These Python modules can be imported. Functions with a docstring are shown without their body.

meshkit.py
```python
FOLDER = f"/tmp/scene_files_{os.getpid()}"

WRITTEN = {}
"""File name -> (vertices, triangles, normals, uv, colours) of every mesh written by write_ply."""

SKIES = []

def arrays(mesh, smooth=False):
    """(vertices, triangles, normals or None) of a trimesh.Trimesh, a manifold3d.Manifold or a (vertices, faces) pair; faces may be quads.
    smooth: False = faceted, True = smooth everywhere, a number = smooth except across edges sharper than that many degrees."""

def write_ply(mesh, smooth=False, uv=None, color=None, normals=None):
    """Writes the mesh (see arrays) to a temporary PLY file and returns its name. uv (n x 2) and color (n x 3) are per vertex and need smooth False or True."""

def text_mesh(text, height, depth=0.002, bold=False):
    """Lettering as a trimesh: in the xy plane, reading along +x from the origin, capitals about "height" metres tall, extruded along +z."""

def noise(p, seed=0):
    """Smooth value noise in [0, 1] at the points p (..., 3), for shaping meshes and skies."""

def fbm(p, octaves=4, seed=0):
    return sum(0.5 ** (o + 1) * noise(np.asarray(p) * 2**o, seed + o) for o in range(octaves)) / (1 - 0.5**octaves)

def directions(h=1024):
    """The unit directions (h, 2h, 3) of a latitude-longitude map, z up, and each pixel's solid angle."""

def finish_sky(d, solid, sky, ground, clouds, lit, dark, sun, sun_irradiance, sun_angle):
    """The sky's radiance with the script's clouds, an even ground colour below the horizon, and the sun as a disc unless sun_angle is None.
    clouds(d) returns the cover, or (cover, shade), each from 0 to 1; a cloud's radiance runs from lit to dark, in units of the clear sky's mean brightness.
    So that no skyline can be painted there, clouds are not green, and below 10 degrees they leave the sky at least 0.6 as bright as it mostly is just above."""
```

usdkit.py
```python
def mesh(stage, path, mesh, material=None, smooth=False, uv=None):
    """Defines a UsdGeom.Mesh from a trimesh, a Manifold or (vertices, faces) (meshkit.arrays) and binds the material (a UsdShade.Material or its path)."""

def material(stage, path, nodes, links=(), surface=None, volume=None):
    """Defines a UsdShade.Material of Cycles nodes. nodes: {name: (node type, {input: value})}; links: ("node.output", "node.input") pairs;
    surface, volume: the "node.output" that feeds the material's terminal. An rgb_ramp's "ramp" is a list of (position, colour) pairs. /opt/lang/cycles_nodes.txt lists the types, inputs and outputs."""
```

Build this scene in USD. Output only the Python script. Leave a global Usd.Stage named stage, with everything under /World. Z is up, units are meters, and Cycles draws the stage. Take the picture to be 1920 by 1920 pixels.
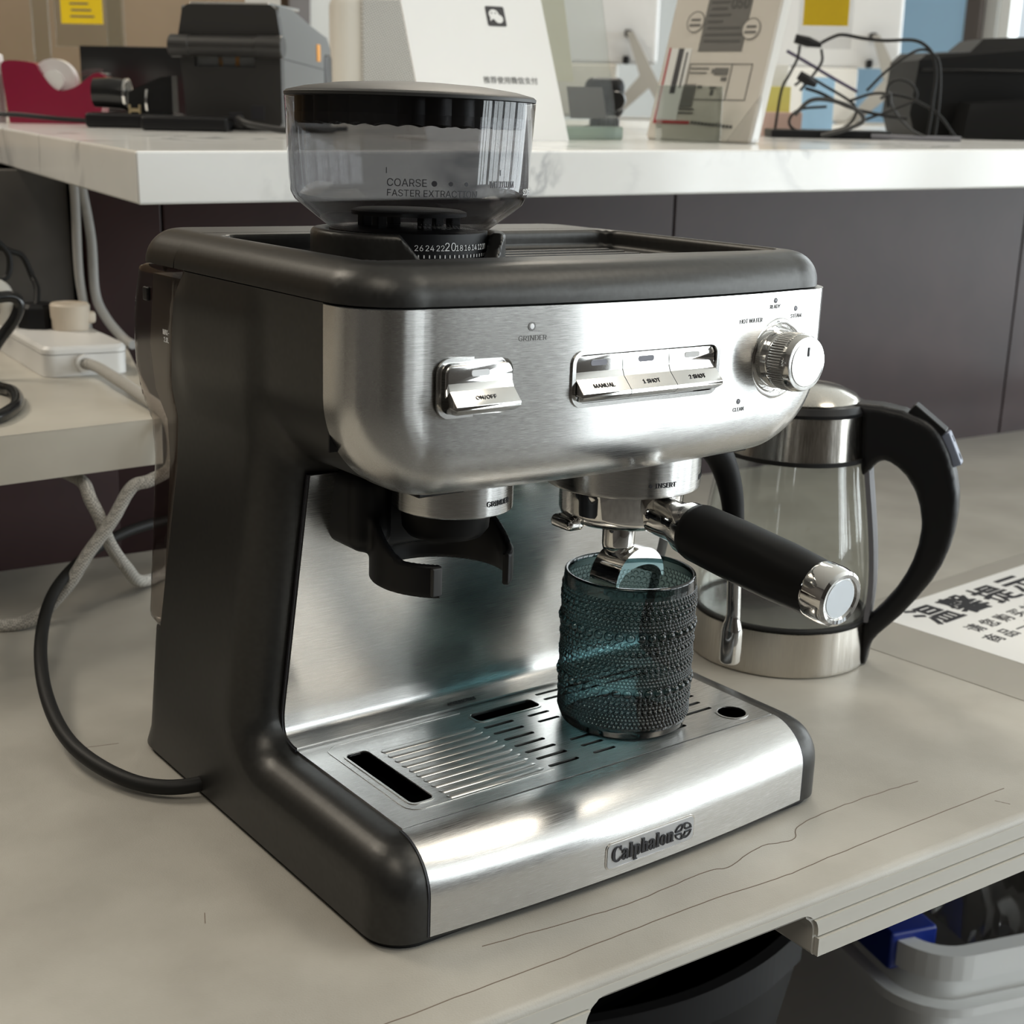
import glob
import math
import random

import numpy as np
import trimesh
import manifold3d as m3
from manifold3d import Manifold, CrossSection
from shapely import affinity
from shapely.geometry import Polygon, LineString, Point, box as sbox
from shapely.ops import unary_union
from pxr import Gf, Sdf, Usd, UsdGeom, UsdLux, UsdShade, Vt

import meshkit
import usdkit

random.seed(7)
rng = np.random.default_rng(7)
stage = Usd.Stage.CreateInMemory()
UsdGeom.SetStageUpAxis(stage, "Z")
UsdGeom.Xform.Define(stage, "/World")
UsdGeom.Scope.Define(stage, "/World/Looks")
T = 0.74                                  # height of the table top; everything below is given from the table top up
MAT = {}


def mat(name, nodes, links=(), surface="p.BSDF", volume=None):
    MAT[name] = usdkit.material(stage, f"/World/Looks/{name}", nodes, links, surface=surface, volume=volume)
    return MAT[name]


# ------------------------------------------------------------------ camera
CAM = np.array([-0.34411, -0.53012, 0.38672 + T])
yaw, pitch, roll = 0.65478, 0.26195, 0.03573
d_ = np.array([math.sin(yaw) * math.cos(pitch), math.cos(yaw) * math.cos(pitch), -math.sin(pitch)])
r0 = np.array([math.cos(yaw), -math.sin(yaw), 0.0])
u0 = np.cross(r0, d_)
r_ = r0 * math.cos(roll) + u0 * math.sin(roll)
u_ = -r0 * math.sin(roll) + u0 * math.cos(roll)
cam = UsdGeom.Camera.Define(stage, "/World/camera")
cam.CreateHorizontalApertureAttr(36.0)
cam.CreateVerticalApertureAttr(36.0)
cam.CreateFocalLengthAttr(36.0 * 2615.17 / 1920.0)
cam.CreateFStopAttr(15.0)
cam.CreateFocusDistanceAttr(0.74)
cam.CreateClippingRangeAttr(Gf.Vec2f(0.02, 200.0))
cam.CreateExposureAttr(0.08)
cam.AddTransformOp().Set(Gf.Matrix4d(*r_, 0, *u_, 0, *(-d_), 0, *CAM, 1))

# ------------------------------------------------------------------ sky and large lights
sky = UsdLux.DomeLight.Define(stage, "/World/sky")
sky.CreateIntensityAttr(0.25)
sky.CreateColorAttr(Gf.Vec3f(0.86, 0.93, 1.0))


def rect_light(name, pos, to, w, h, power, color):
    """A rectangle of daylight or of a ceiling panel: at pos, facing the point to; power is its radiance."""
    L = UsdLux.RectLight.Define(stage, f"/World/{name}")
    L.CreateWidthAttr(w)
    L.CreateHeightAttr(h)
    L.CreateIntensityAttr(power)
    L.CreateColorAttr(Gf.Vec3f(*color))
    z = np.array(pos, float) - np.array(to, float)
    z /= np.linalg.norm(z)
    up = np.array([0, 0, 1.0]) if abs(z[2]) < 0.95 else np.array([0, 1.0, 0])
    x = np.cross(up, z)
    x /= np.linalg.norm(x)
    y = np.cross(z, x)
    L.AddTransformOp().Set(Gf.Matrix4d(*x, 0, *y, 0, *z, 0, *pos, 1))
    return L


# daylight behind the shop windows: three bays in the front wall's right half, four in the right wall
DAY = (0.95, 0.98, 1.0)
rect_light("daylight_front_1", (2.07, -4.30, 2.12), (2.07, 0, 2.12), 1.35, 1.26, 6.0, DAY)
rect_light("daylight_front_2", (3.65, -4.30, 1.50), (3.65, 0, 1.50), 1.40, 2.5, 7.5, DAY)
rect_light("daylight_right_1", (4.55, -3.30, 1.50), (0, -3.30, 1.50), 1.50, 2.5, 6.5, DAY)
rect_light("daylight_right_2", (4.55, -1.70, 1.50), (0, -1.70, 1.50), 1.50, 2.5, 6.5, DAY)
rect_light("daylight_right_3", (4.55, 0.10, 1.50), (0, 0.10, 1.50), 1.60, 2.5, 4.5, DAY)
# ceiling panels
CEIL = (1.0, 0.91, 0.77)
rect_light("ceiling_glow_1", (-0.9, -0.9, 2.78), (-0.9, -0.9, 0), 0.6, 1.2, 6.0, CEIL)
rect_light("ceiling_glow_2", (1.3, -0.9, 2.78), (1.3, -0.9, 0), 0.6, 1.2, 6.0, CEIL)
rect_light("ceiling_glow_3", (-0.9, 1.9, 2.78), (-0.9, 1.9, 0), 0.6, 1.2, 15.0, CEIL)
rect_light("ceiling_glow_4", (1.6, 1.9, 2.78), (1.6, 1.9, 0), 0.6, 1.2, 12.0, CEIL)

# ------------------------------------------------------------------ prim helpers
USED = {}


def path_for(parent, name):
    n = USED.get((parent, name), 0)
    USED[(parent, name)] = n + 1
    return f"{parent}/{name}" + (f"_{n:03d}" if n else "")


class Thing:
    def __init__(self, name, label, cat, loc, group=None, kind=None):
        self.path = path_for("/World", name)
        self.loc = np.array(loc, float)
        x = UsdGeom.Xform.Define(stage, self.path)
        x.AddTranslateOp().Set(Gf.Vec3d(float(loc[0]), float(loc[1]), float(loc[2] + T)))
        p = x.GetPrim()
        for k, v in (("label", label), ("category", cat), ("group", group), ("kind", kind)):
            if v:
                p.SetCustomDataByKey(k, v)

    def part(self, name, mesh, material, smooth=30, under=None, label=None, kind=None):
        """A part (or, with under, a sub-part); the mesh is in table coordinates."""
        path = path_for(under or self.path, name)
        v, f, n = meshkit.arrays(mesh, smooth)
        m = usdkit.mesh(stage, path, (v - self.loc, f), MAT[material])
        if n is not None:
            m.CreateNormalsAttr(Vt.Vec3fArray.FromNumpy(n.astype(np.float32)))
            m.SetNormalsInterpolation("vertex")
        if label:
            m.GetPrim().SetCustomDataByKey("label", label)
        if kind:
            m.GetPrim().SetCustomDataByKey("kind", kind)
        return path


def single(name, mesh, material, label=None, cat=None, group=None, kind=None, smooth=30, loc=None):
    """A thing that is one mesh; its origin lies at the middle of its base."""
    v, f, n = meshkit.arrays(mesh, smooth)
    if loc is None:
        loc = np.array([*(v.min(0) + v.max(0))[:2] / 2, v[:, 2].min()])
    path = path_for("/World", name)
    m = usdkit.mesh(stage, path, (v - loc, f), MAT[material])
    if n is not None:
        m.CreateNormalsAttr(Vt.Vec3fArray.FromNumpy(n.astype(np.float32)))
        m.SetNormalsInterpolation("vertex")
    m.AddTranslateOp().Set(Gf.Vec3d(float(loc[0]), float(loc[1]), float(loc[2] + T)))
    for k, val in (("label", label), ("category", cat), ("group", group), ("kind", kind)):
        if val:
            m.GetPrim().SetCustomDataByKey(k, val)
    return path


# ------------------------------------------------------------------ mesh helpers
def cat(*ms):
    out, n = [], 0
    V, F = [], []
    for m in ms:
        v, f, _ = meshkit.arrays(m)
        V.append(v)
        F.append(f + n)
        n += len(v)
    return np.vstack(V), np.vstack(F)


def xf(mesh, M=None, t=None):
    v, f, _ = meshkit.arrays(mesh)
    if M is not None:
        v = v @ np.asarray(M, float).T
    if t is not None:
        v = v + np.asarray(t, float)
    if M is not None and np.linalg.det(np.asarray(M, float)) < 0:
        f = f[:, ::-1]
    return v, f


def rot(axis, deg):
    a = math.radians(deg)
    c, s = math.cos(a), math.sin(a)
    return np.array({"x": [[1, 0, 0], [0, c, -s], [0, s, c]], "y": [[c, 0, s], [0, 1, 0], [-s, 0, c]], "z": [[c, -s, 0], [s, c, 0], [0, 0, 1]]}[axis])


def man(mesh):
    v, f, _ = meshkit.arrays(mesh)
    t = trimesh.Trimesh(v, f)
    t.merge_vertices()
    return Manifold(m3.Mesh(np.asarray(t.vertices, np.float32), np.asarray(t.faces, np.uint32)))


def rbox(x0, x1, y0, y1, z0, z1, r=0.001, n=8):
    """A box with rounded edges and corners."""
    r = min(r, (x1 - x0) / 2.01, (y1 - y0) / 2.01, (z1 - z0) / 2.01)
    s = Manifold.sphere(r, n)
    return Manifold.batch_hull([s.translate((x, y, z)) for x in (x0 + r, x1 - r) for y in (y0 + r, y1 - r) for z in (z0 + r, z1 - r)])


def poly3(poly, h, O=(0, 0, 0), X=(1, 0, 0), Y=(0, 1, 0)):
    """A shapely polygon set up in the plane O + X, Y and thickened by h along X x Y."""
    X, Y = np.asarray(X, float), np.asarray(Y, float)
    N = np.cross(X, Y)
    N /= np.linalg.norm(N)
    parts = []
    for g in getattr(poly, "geoms", [poly]):
        if g.is_empty or g.area < 1e-10:
            continue
        m = trimesh.creation.extrude_polygon(g, h, engine="earcut")
        v = np.asarray(m.vertices)
        parts.append((np.asarray(O, float) + v[:, :1] * X + v[:, 1:2] * Y + v[:, 2:] * N, np.asarray(m.faces)))
    return cat(*parts)


def rrect(x0, x1, y0, y1, r, n=6):
    r = min(r, (x1 - x0) / 2.01, (y1 - y0) / 2.01)
    return sbox(x0 + r, y0 + r, x1 - r, y1 - r).buffer(r, quad_segs=n)


def lathe(prof, n=64, c=(0, 0, 0), axis="z", closed=False):
    """Revolves (radius, height) pairs about an axis through c."""
    prof = np.asarray(prof, float)
    a = np.arange(n) * 2 * np.pi / n
    V = np.stack([prof[:, None, 0] * np.cos(a), prof[:, None, 0] * np.sin(a), np.broadcast_to(prof[:, None, 1], (len(prof), n))], -1).reshape(-1, 3)
    k = len(prof)
    F = []
    for i in range(k if closed else k - 1):
        j = (i + 1) % k
        q = np.arange(n)
        p = (q + 1) % n
        F.append(np.stack([i * n + q, i * n + p, j * n + p, j * n + q], 1))
    F = np.vstack(F)
    m = trimesh.Trimesh(V, np.vstack([F[:, [0, 1, 2]], F[:, [0, 2, 3]]]))
    m.merge_vertices(digits_vertex=7)
    m.update_faces(m.nondegenerate_faces())
    V, F = np.asarray(m.vertices), np.asarray(m.faces)
    if isinstance(axis, str):
        V = V @ {"x": rot("y", 90), "y": rot("x", -90), "z": np.eye(3)}[axis].T
    else:
        z = np.asarray(axis, float)
        z /= np.linalg.norm(z)
        x = np.cross([0, 0, 1.0] if abs(z[2]) < 0.9 else [0, 1.0, 0], z)
        x /= np.linalg.norm(x)
        V = V @ np.stack([x, np.cross(z, x), z])
    return V + np.asarray(c, float), F


def spline(pts, n=8):
    """Points along a Catmull-Rom curve."""
    p = np.asarray(pts, float)
    p = np.vstack([2 * p[0] - p[1], p, 2 * p[-1] - p[-2]])
    out = []
    for i in range(1, len(p) - 2):
        a, b, c, d = p[i - 1:i + 3]
        for t in np.linspace(0, 1, n, endpoint=False):
            out.append(0.5 * (2 * b + (c - a) * t + (2 * a - 5 * b + 4 * c - d) * t * t + (3 * b - a - 3 * c + d) * t ** 3))
    return np.array(out + [p[-2]])


def tube(pts, r, sides=10, n=8, smooth=True):
    p = spline(pts, n) if smooth else np.asarray(pts, float)
    r = np.broadcast_to(np.asarray(r, float), (len(p),)) if np.ndim(r) == 0 else np.interp(np.linspace(0, 1, len(p)), np.linspace(0, 1, len(r)), r)
    t = np.gradient(p, axis=0)
    t /= np.linalg.norm(t, axis=1, keepdims=True) + 1e-12
    a = np.cross(t[0], [0, 0, 1.0] if abs(t[0][2]) < 0.9 else [1.0, 0, 0])
    A = []
    for k in range(len(p)):
        a = a - t[k] * (a @ t[k])
        a /= np.linalg.norm(a)
        A.append(a)
    A = np.array(A)
    B = np.cross(t, A)
    g = np.arange(sides) * 2 * np.pi / sides
    V = p[:, None] + r[:, None, None] * (np.cos(g)[None, :, None] * A[:, None] + np.sin(g)[None, :, None] * B[:, None])
    V = np.vstack([V.reshape(-1, 3), p[:1], p[-1:]])
    F, m = [], len(p)
    for i in range(m - 1):
        for j in range(sides):
            k = (j + 1) % sides
            F += [[i * sides + j, i * sides + k, (i + 1) * sides + k], [i * sides + j, (i + 1) * sides + k, (i + 1) * sides + j]]
    for j in range(sides):
        k = (j + 1) % sides
        F += [[m * sides, k, j], [m * sides + 1, (m - 1) * sides + j, (m - 1) * sides + k]]
    return V, np.array(F)


def hullpts(*pts):
    return Manifold.hull_points([tuple(map(float, p)) for p in pts])


# signed distance shapes, meshed by surface nets
def nets(f, lo, hi, h):
    lo, hi = np.asarray(lo, float), np.asarray(hi, float)
    n = np.ceil((hi - lo) / h).astype(int) + 1
    g = [lo[k] + h * np.arange(n[k]) for k in range(3)]
    X, Y, Z = np.meshgrid(*g, indexing="ij")
    D = f(X, Y, Z)
    for k in range(3):                     # close the surface where it leaves the block
        for e in (0, -1):
            s = [slice(None)] * 3
            s[k] = e
            D[tuple(s)] = np.maximum(D[tuple(s)], 0.3 * h)
    neg = D < 0
    cells = np.zeros(np.array(neg.shape) - 1, int)
    acc = np.zeros((*cells.shape, 3))
    cnt = np.zeros(cells.shape)
    idx = [slice(0, -1), slice(1, None)]
    for ax in range(3):
        o = [a for a in range(3) if a != ax]
        for i in (0, 1):
            for j in (0, 1):
                s0, s1 = [None] * 3, [None] * 3
                s0[ax], s1[ax] = idx[0], idx[1]
                s0[o[0]] = s1[o[0]] = idx[i]
                s0[o[1]] = s1[o[1]] = idx[j]
                a, b = D[tuple(s0)], D[tuple(s1)]
                cr = (a < 0) != (b < 0)
                t = np.where(cr, a / np.where(cr, a - b, 1), 0)
                off = np.zeros((*cells.shape, 3))
                off[..., ax] = t
                off[..., o[0]] = i
                off[..., o[1]] = j
                acc += off * cr[..., None]
                cnt += cr
    on = cnt > 0
    cells[on] = np.arange(on.sum())
    I = np.argwhere(on)
    V = lo + h * (I + acc[on] / cnt[on][:, None])
    F = []
    for ax in range(3):
        o = [(ax + 1) % 3, (ax + 2) % 3]
        s0, s1 = [slice(None)] * 3, [slice(None)] * 3
        s0[ax], s1[ax] = idx[0], idx[1]
        a, b = neg[tuple(s0)], neg[tuple(s1)]
        E = np.argwhere(a != b)
        E = E[(E[:, o[0]] > 0) & (E[:, o[1]] > 0) & (E[:, o[0]] < cells.shape[o[0]]) & (E[:, o[1]] < cells.shape[o[1]])]
        q = []
        for da, db in ((1, 1), (0, 1), (0, 0), (1, 0)):
            c = E.copy()
            c[:, o[0]] -= da
            c[:, o[1]] -= db
            q.append(cells[tuple(c.T)])
        q = np.stack(q, 1)
        fl = ~a[tuple(E.T)]
        q[fl] = q[fl][:, ::-1]
        F.append(q)
    F = np.vstack(F)
    inner = ((I > 0) & (I < np.array(cells.shape) - 1)).all(1)[:, None]
    for _ in range(3):                     # pull the vertices onto the surface
        e = h * 0.05
        d0 = f(*V.T)
        G = np.stack([f(*(V + e * np.eye(3)[k]).T) - d0 for k in range(3)], 1) / e
        step = -d0[:, None] * G / np.maximum((G * G).sum(1, keepdims=True), 0.05)
        V = V + inner * np.clip(step, -0.4 * h, 0.4 * h)
    return V, np.vstack([F[:, [0, 1, 2]], F[:, [0, 2, 3]]])


def sd_box2(x, y, x0, x1, y0, y1, r=0.0):
    qx = np.abs(x - (x0 + x1) / 2) - ((x1 - x0) / 2 - r)
    qy = np.abs(y - (y0 + y1) / 2) - ((y1 - y0) / 2 - r)
    return np.hypot(np.maximum(qx, 0), np.maximum(qy, 0)) + np.minimum(np.maximum(qx, qy), 0) - r


def sd_extrude(d2, w, r):
    """Extrusion of a 2-D distance d2, with w the 1-D distance along the axis, all outer edges rounded by r."""
    a, b = d2 + r, w + r
    return np.hypot(np.maximum(a, 0), np.maximum(b, 0)) + np.minimum(np.maximum(a, b), 0) - r


def sd_poly(x, y, P):
    P = np.asarray(P, float)
    sh = x.shape
    x, y = x.ravel(), y.ravel()
    d = np.full(x.shape, 1e9)
    s = np.ones(x.shape)
    for i in range(len(P)):
        a, b = P[i], P[i - 1]
        ex_, ey_ = b - a
        wx, wy = x - a[0], y - a[1]
        t = np.clip((wx * ex_ + wy * ey_) / (ex_ * ex_ + ey_ * ey_), 0, 1)
        d = np.minimum(d, (wx - ex_ * t) ** 2 + (wy - ey_ * t) ** 2)
        c1, c2, c3 = y >= a[1], y < b[1], ex_ * wy > ey_ * wx
        s = np.where((c1 & c2 & c3) | (~c1 & ~c2 & ~c3), -s, s)
    return (s * np.sqrt(d)).reshape(sh)


def smin(a, b, k):
    h = np.clip(0.5 + 0.5 * (b - a) / k, 0, 1)
    return b * (1 - h) + a * h - k * h * (1 - h)


# lettering (outlines from the fonts that ship with the renderer)
FONTS = {}


def glyphs(text, height, font="Inter.woff2", bold=0, px=96):
    """The text as shapely polygons, capitals about "height" tall, reading along +x from the origin."""
    from PIL import Image, ImageDraw, ImageFont
    if (font, px) not in FONTS:
        FONTS[(font, px)] = ImageFont.truetype(glob.glob("/opt/blender-*/*/datafiles/fonts/" + font)[0], px)
    fo = FONTS[(font, px)]
    x0, y0, x1, y1 = fo.getbbox(text, anchor="ls", stroke_width=bold)
    im = Image.new("L", (x1 - x0 + 8, y1 - y0 + 8))
    ImageDraw.Draw(im).text((4 - x0, 4 - y0), text, 255, fo, anchor="ls", stroke_width=bold)
    on = np.pad(np.asarray(im) > 127, ((0, 0), (1, 1))).astype(np.int8)
    rows, starts = np.nonzero(np.diff(on, axis=1) == 1)
    ends = np.nonzero(np.diff(on, axis=1) == -1)[1]
    shp = unary_union([sbox(a, -r - 1, b, -r) for a, b, r in zip(starts, ends, rows)]).buffer(0.6).buffer(-0.6).simplify(0.6)
    s = height / (0.73 * px)
    return affinity.affine_transform(shp, [s, 0, 0, s, -4 * s, (4 - y0) * s])


def fit(poly, x0, x1, y0, y1):
    """Scales polygons into the rectangle."""
    a, b, c, e = poly.bounds
    return affinity.affine_transform(poly, [(x1 - x0) / (c - a), 0, 0, (y1 - y0) / (e - b), x0 - a * (x1 - x0) / (c - a), y0 - b * (y1 - y0) / (e - b)])


# ------------------------------------------------------------------ materials
def plain(name, color, rough=0.5, metallic=0.0, **kw):
    return mat(name, {"p": ("principled_bsdf", {"base_color": color, "roughness": rough, "metallic": metallic, **kw})})


def speckled(name, c0, c1, scale=40, rough=0.5, detail=4, bump=0.0, bscale=None, metallic=0.0, lo=0.35, hi=0.65, **kw):
    """Two tones mixed by noise, with a fine relief."""
    n = {"g": ("geometry", {}), "n": ("noise_texture", {"scale": scale, "detail": detail}), "r": ("rgb_ramp", {"ramp": [(lo, c0), (hi, c1)]}),
         "p": ("principled_bsdf", {"roughness": rough, "metallic": metallic, **kw})}
    l = [("g.position", "n.vector"), ("n.fac", "r.fac"), ("r.color", "p.base_color")]
    if bump:
        n["n2"] = ("noise_texture", {"scale": bscale or scale * 6, "detail": 3})
        n["b"] = ("bump", {"strength": 1.0, "distance": bump})
        l += [("g.position", "n2.vector"), ("n2.fac", "b.height"), ("b.normal", "p.normal")]
    return mat(name, n, l)


def brushed(name, color, rough, grain, bump=0.00001, across=(0, 0, 1), aniso=0.85):
    """Brushed steel: grain is the noise's stretch along x, y, z; the gloss is spread along "across"."""
    n = {"g": ("geometry", {}), "m": ("mapping", {"scale": grain}), "n": ("noise_texture", {"scale": 1.0, "detail": 3, "roughness": 0.6}),
         "r": ("map_range", {"from_min": 0.25, "from_max": 0.75, "to_min": rough - 0.03, "to_max": rough + 0.04}),
         "c": ("rgb_ramp", {"ramp": [(0.3, tuple(0.94 * x for x in color)), (0.7, color)]}),
         "b": ("bump", {"strength": 1.0, "distance": bump}), "t": ("combine_xyz", {"x": across[0], "y": across[1], "z": across[2]}),
         "p": ("principled_bsdf", {"metallic": 1.0, "anisotropic": aniso})}
    l = [("t.vector", "p.tangent"), ("g.position", "m.vector"), ("m.vector", "n.vector"), ("n.fac", "r.value"), ("r.result", "p.roughness"), ("n.fac", "c.fac"), ("c.color", "p.base_color"),
         ("n.fac", "b.height"), ("b.normal", "p.normal")]
    return mat(name, n, l)


def pane(name, color, rough=0.02, ior=1.45, amount=1.0):
    """A thin clear wall: see-through, tinted, with a fresnel gloss."""
    return mat(name, {"t": ("transparent_bsdf", {"color": color}), "g": ("glossy_bsdf", {"color": (1, 1, 1), "roughness": rough}), "w": ("layer_weight", {"blend": 0.5}),
                      "f": ("math", {"math_type": "power", "value2": 5.0}), "k": ("math", {"math_type": "multiply_add", "value2": 0.92, "value3": 0.04 * amount}), "m": ("mix_closure", {})},
               [("w.facing", "f.value1"), ("f.value", "k.value1"), ("k.value", "m.fac"), ("t.BSDF", "m.closure1"), ("g.BSDF", "m.closure2")], surface="m.closure")


STEEL = (0.61, 0.605, 0.59)
brushed("steel_across", STEEL, 0.23, (70, 1800, 3400))
brushed("steel_tray", (0.60, 0.595, 0.58), 0.26, (70, 2600, 2600), bump=0.000006, across=(0, 1, 0))
brushed("steel_ring", STEEL, 0.24, (80, 80, 3400), bump=0.000006)
plain("chrome", (0.78, 0.77, 0.75), 0.05, 1.0)
plain("polished_steel", (0.70, 0.69, 0.67), 0.14, 1.0)
speckled("dark_shell", (0.047, 0.046, 0.044), (0.054, 0.053, 0.051), 300, rough=0.40, metallic=0.75, bump=0.00001, bscale=2500)
plain("black_plastic", (0.007, 0.007, 0.008), 0.42, specular_ior_level=0.28)
plain("black_rubber", (0.010, 0.010, 0.010), 0.55, specular_ior_level=0.3)
plain("soft_black", (0.006, 0.006, 0.006), 0.5, specular_ior_level=0.18)
plain("charcoal_plastic", (0.028, 0.028, 0.028), 0.48)
plain("ink_dark", (0.02, 0.02, 0.025), 0.5)
plain("ink_grey", (0.16, 0.16, 0.16), 0.5)
plain("ink_pale", (0.75, 0.75, 0.75), 0.5)
plain("lamp_white", (0.85, 0.87, 0.90), 0.25)
plain("lamp_smoke", (0.20, 0.20, 0.24), 0.2)
plain("badge_metal", (0.55, 0.56, 0.58), 0.42, 0.85)
pane("smoked_clear", (0.52, 0.52, 0.53), 0.03)
pane("smoked_thin", (0.90, 0.90, 0.90), 0.03, 1.3)
pane("tank_clear", (0.62, 0.58, 0.55), 0.10)
pane("clear_glass", (0.93, 0.94, 0.93), 0.01)
pane("clear_acrylic", (0.90, 0.92, 0.91), 0.02)
pane("thin_film", (0.95, 0.95, 0.95), 0.06, 1.5, 1.3)
mat("teal_glass", {"w": ("layer_weight", {"blend": 0.5}), "r": ("rgb_ramp", {"ramp": [(0.0, (0.235, 0.335, 0.345)), (0.25, (0.155, 0.235, 0.245)), (0.55, (0.035, 0.06, 0.065)), (0.9, (0.005, 0.01, 0.011))]}), "t": ("transparent_bsdf", {}),
                   "g": ("glossy_bsdf", {"color": (1, 1, 1), "roughness": 0.04}), "f": ("math", {"math_type": "power", "value2": 5.0}),
                   "k": ("math", {"math_type": "multiply_add", "value2": 0.90, "value3": 0.05}), "m": ("mix_closure", {})},
    [("w.facing", "r.fac"), ("r.color", "t.color"), ("w.facing", "f.value1"), ("f.value", "k.value1"), ("k.value", "m.fac"), ("t.BSDF", "m.closure1"), ("g.BSDF", "m.closure2")], surface="m.closure")
speckled("table_plastic", (0.375, 0.355, 0.315), (0.455, 0.435, 0.39), 14, rough=0.42, detail=6, bump=0.00012, bscale=900)
plain("rim_plastic", (0.56, 0.54, 0.49), 0.38)
speckled("quartz", (0.70, 0.69, 0.67), (0.80, 0.79, 0.77), 9, rough=0.16, detail=6)

# ------------------------------------------------------------------ the room
speckled("floor_tile", (0.16, 0.155, 0.145), (0.21, 0.20, 0.19), 3, rough=0.25)
plain("ceiling_paint", (0.80, 0.78, 0.74), 0.8)
speckled("tan_wall", (0.165, 0.105, 0.050), (0.205, 0.135, 0.070), 2.2, rough=0.55)
plain("grey_wall", (0.50, 0.50, 0.48), 0.7)
plain("dark_wall", (0.065, 0.055, 0.048), 0.6)
plain("blue_wall", (0.36, 0.58, 0.80), 0.6)
plain("brown_frame", (0.075, 0.058, 0.050), 0.4)
plain("white_frame", (0.80, 0.80, 0.78), 0.35)
pane("window_glass", (0.95, 0.97, 0.97), 0.01)
FL, CE = -T, 2.8 - T
X0, X1, Y0, Y1 = -2.6, 4.4, -4.15, 3.7


def structure(name, mesh, material, smooth=30):
    return single(name, mesh, material, kind="structure", smooth=smooth)


structure("floor", rbox(X0 - 0.1, X1 + 0.1, Y0 - 0.1, Y1 + 0.1, FL - 0.1, FL, 0.002), "floor_tile")
structure("ceiling", rbox(X0 - 0.1, X1 + 0.1, Y0 - 0.1, Y1 + 0.1, CE, CE + 0.1, 0.002), "ceiling_paint")


def wall(name, a, b, holes, material):
    """A wall from a to b (x, y), 0.1 thick, with holes (s0, s1, z0, z1) along it."""
    a, b = np.array(a, float), np.array(b, float)
    L = np.linalg.norm(b - a)
    e = (b - a) / L
    p = sbox(0, FL, L, CE)
    for s0, s1, z0, z1 in holes:
        p = p.difference(sbox(s0, z0, s1, z1))
    structure(name, poly3(p, 0.1, (*a, 0), (*e, 0), (0, 0, 1)), material, smooth=False)
    return a, e


def window(n, a, e, s0, s1, z0, z1, bars=(), frame="brown_frame", rail=None):
    nrm = np.array([e[1], -e[0]])
    ring = sbox(s0, z0, s1, z1).difference(sbox(s0 + 0.045, z0 + 0.045, s1 - 0.045, z1 - 0.045))
    bs = [sbox(s - 0.02, z0, s + 0.02, z1) for s in bars] + ([sbox(s0, rail - 0.02, s1, rail + 0.02)] if rail else [])
    w = UsdGeom.Xform.Define(stage, f"/World/window_{n}")
    w.GetPrim().SetCustomDataByKey("kind", "structure")
    t = Thing.__new__(Thing)
    t.path, t.loc = f"/World/window_{n}", np.zeros(3)
    w.AddTranslateOp().Set(Gf.Vec3d(0, 0, T))
    o = a + nrm * 0.02
    t.part("window_frame", poly3(unary_union([ring] + bs), 0.06, (*o, 0), (*e, 0), (0, 0, 1)), frame, smooth=False)
    o = a + nrm * 0.045
    t.part("pane", poly3(sbox(s0 + 0.04, z0 + 0.04, s1 - 0.04, z1 - 0.04), 0.006, (*o, 0), (*e, 0), (0, 0, 1)), "window_glass", smooth=False)


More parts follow.
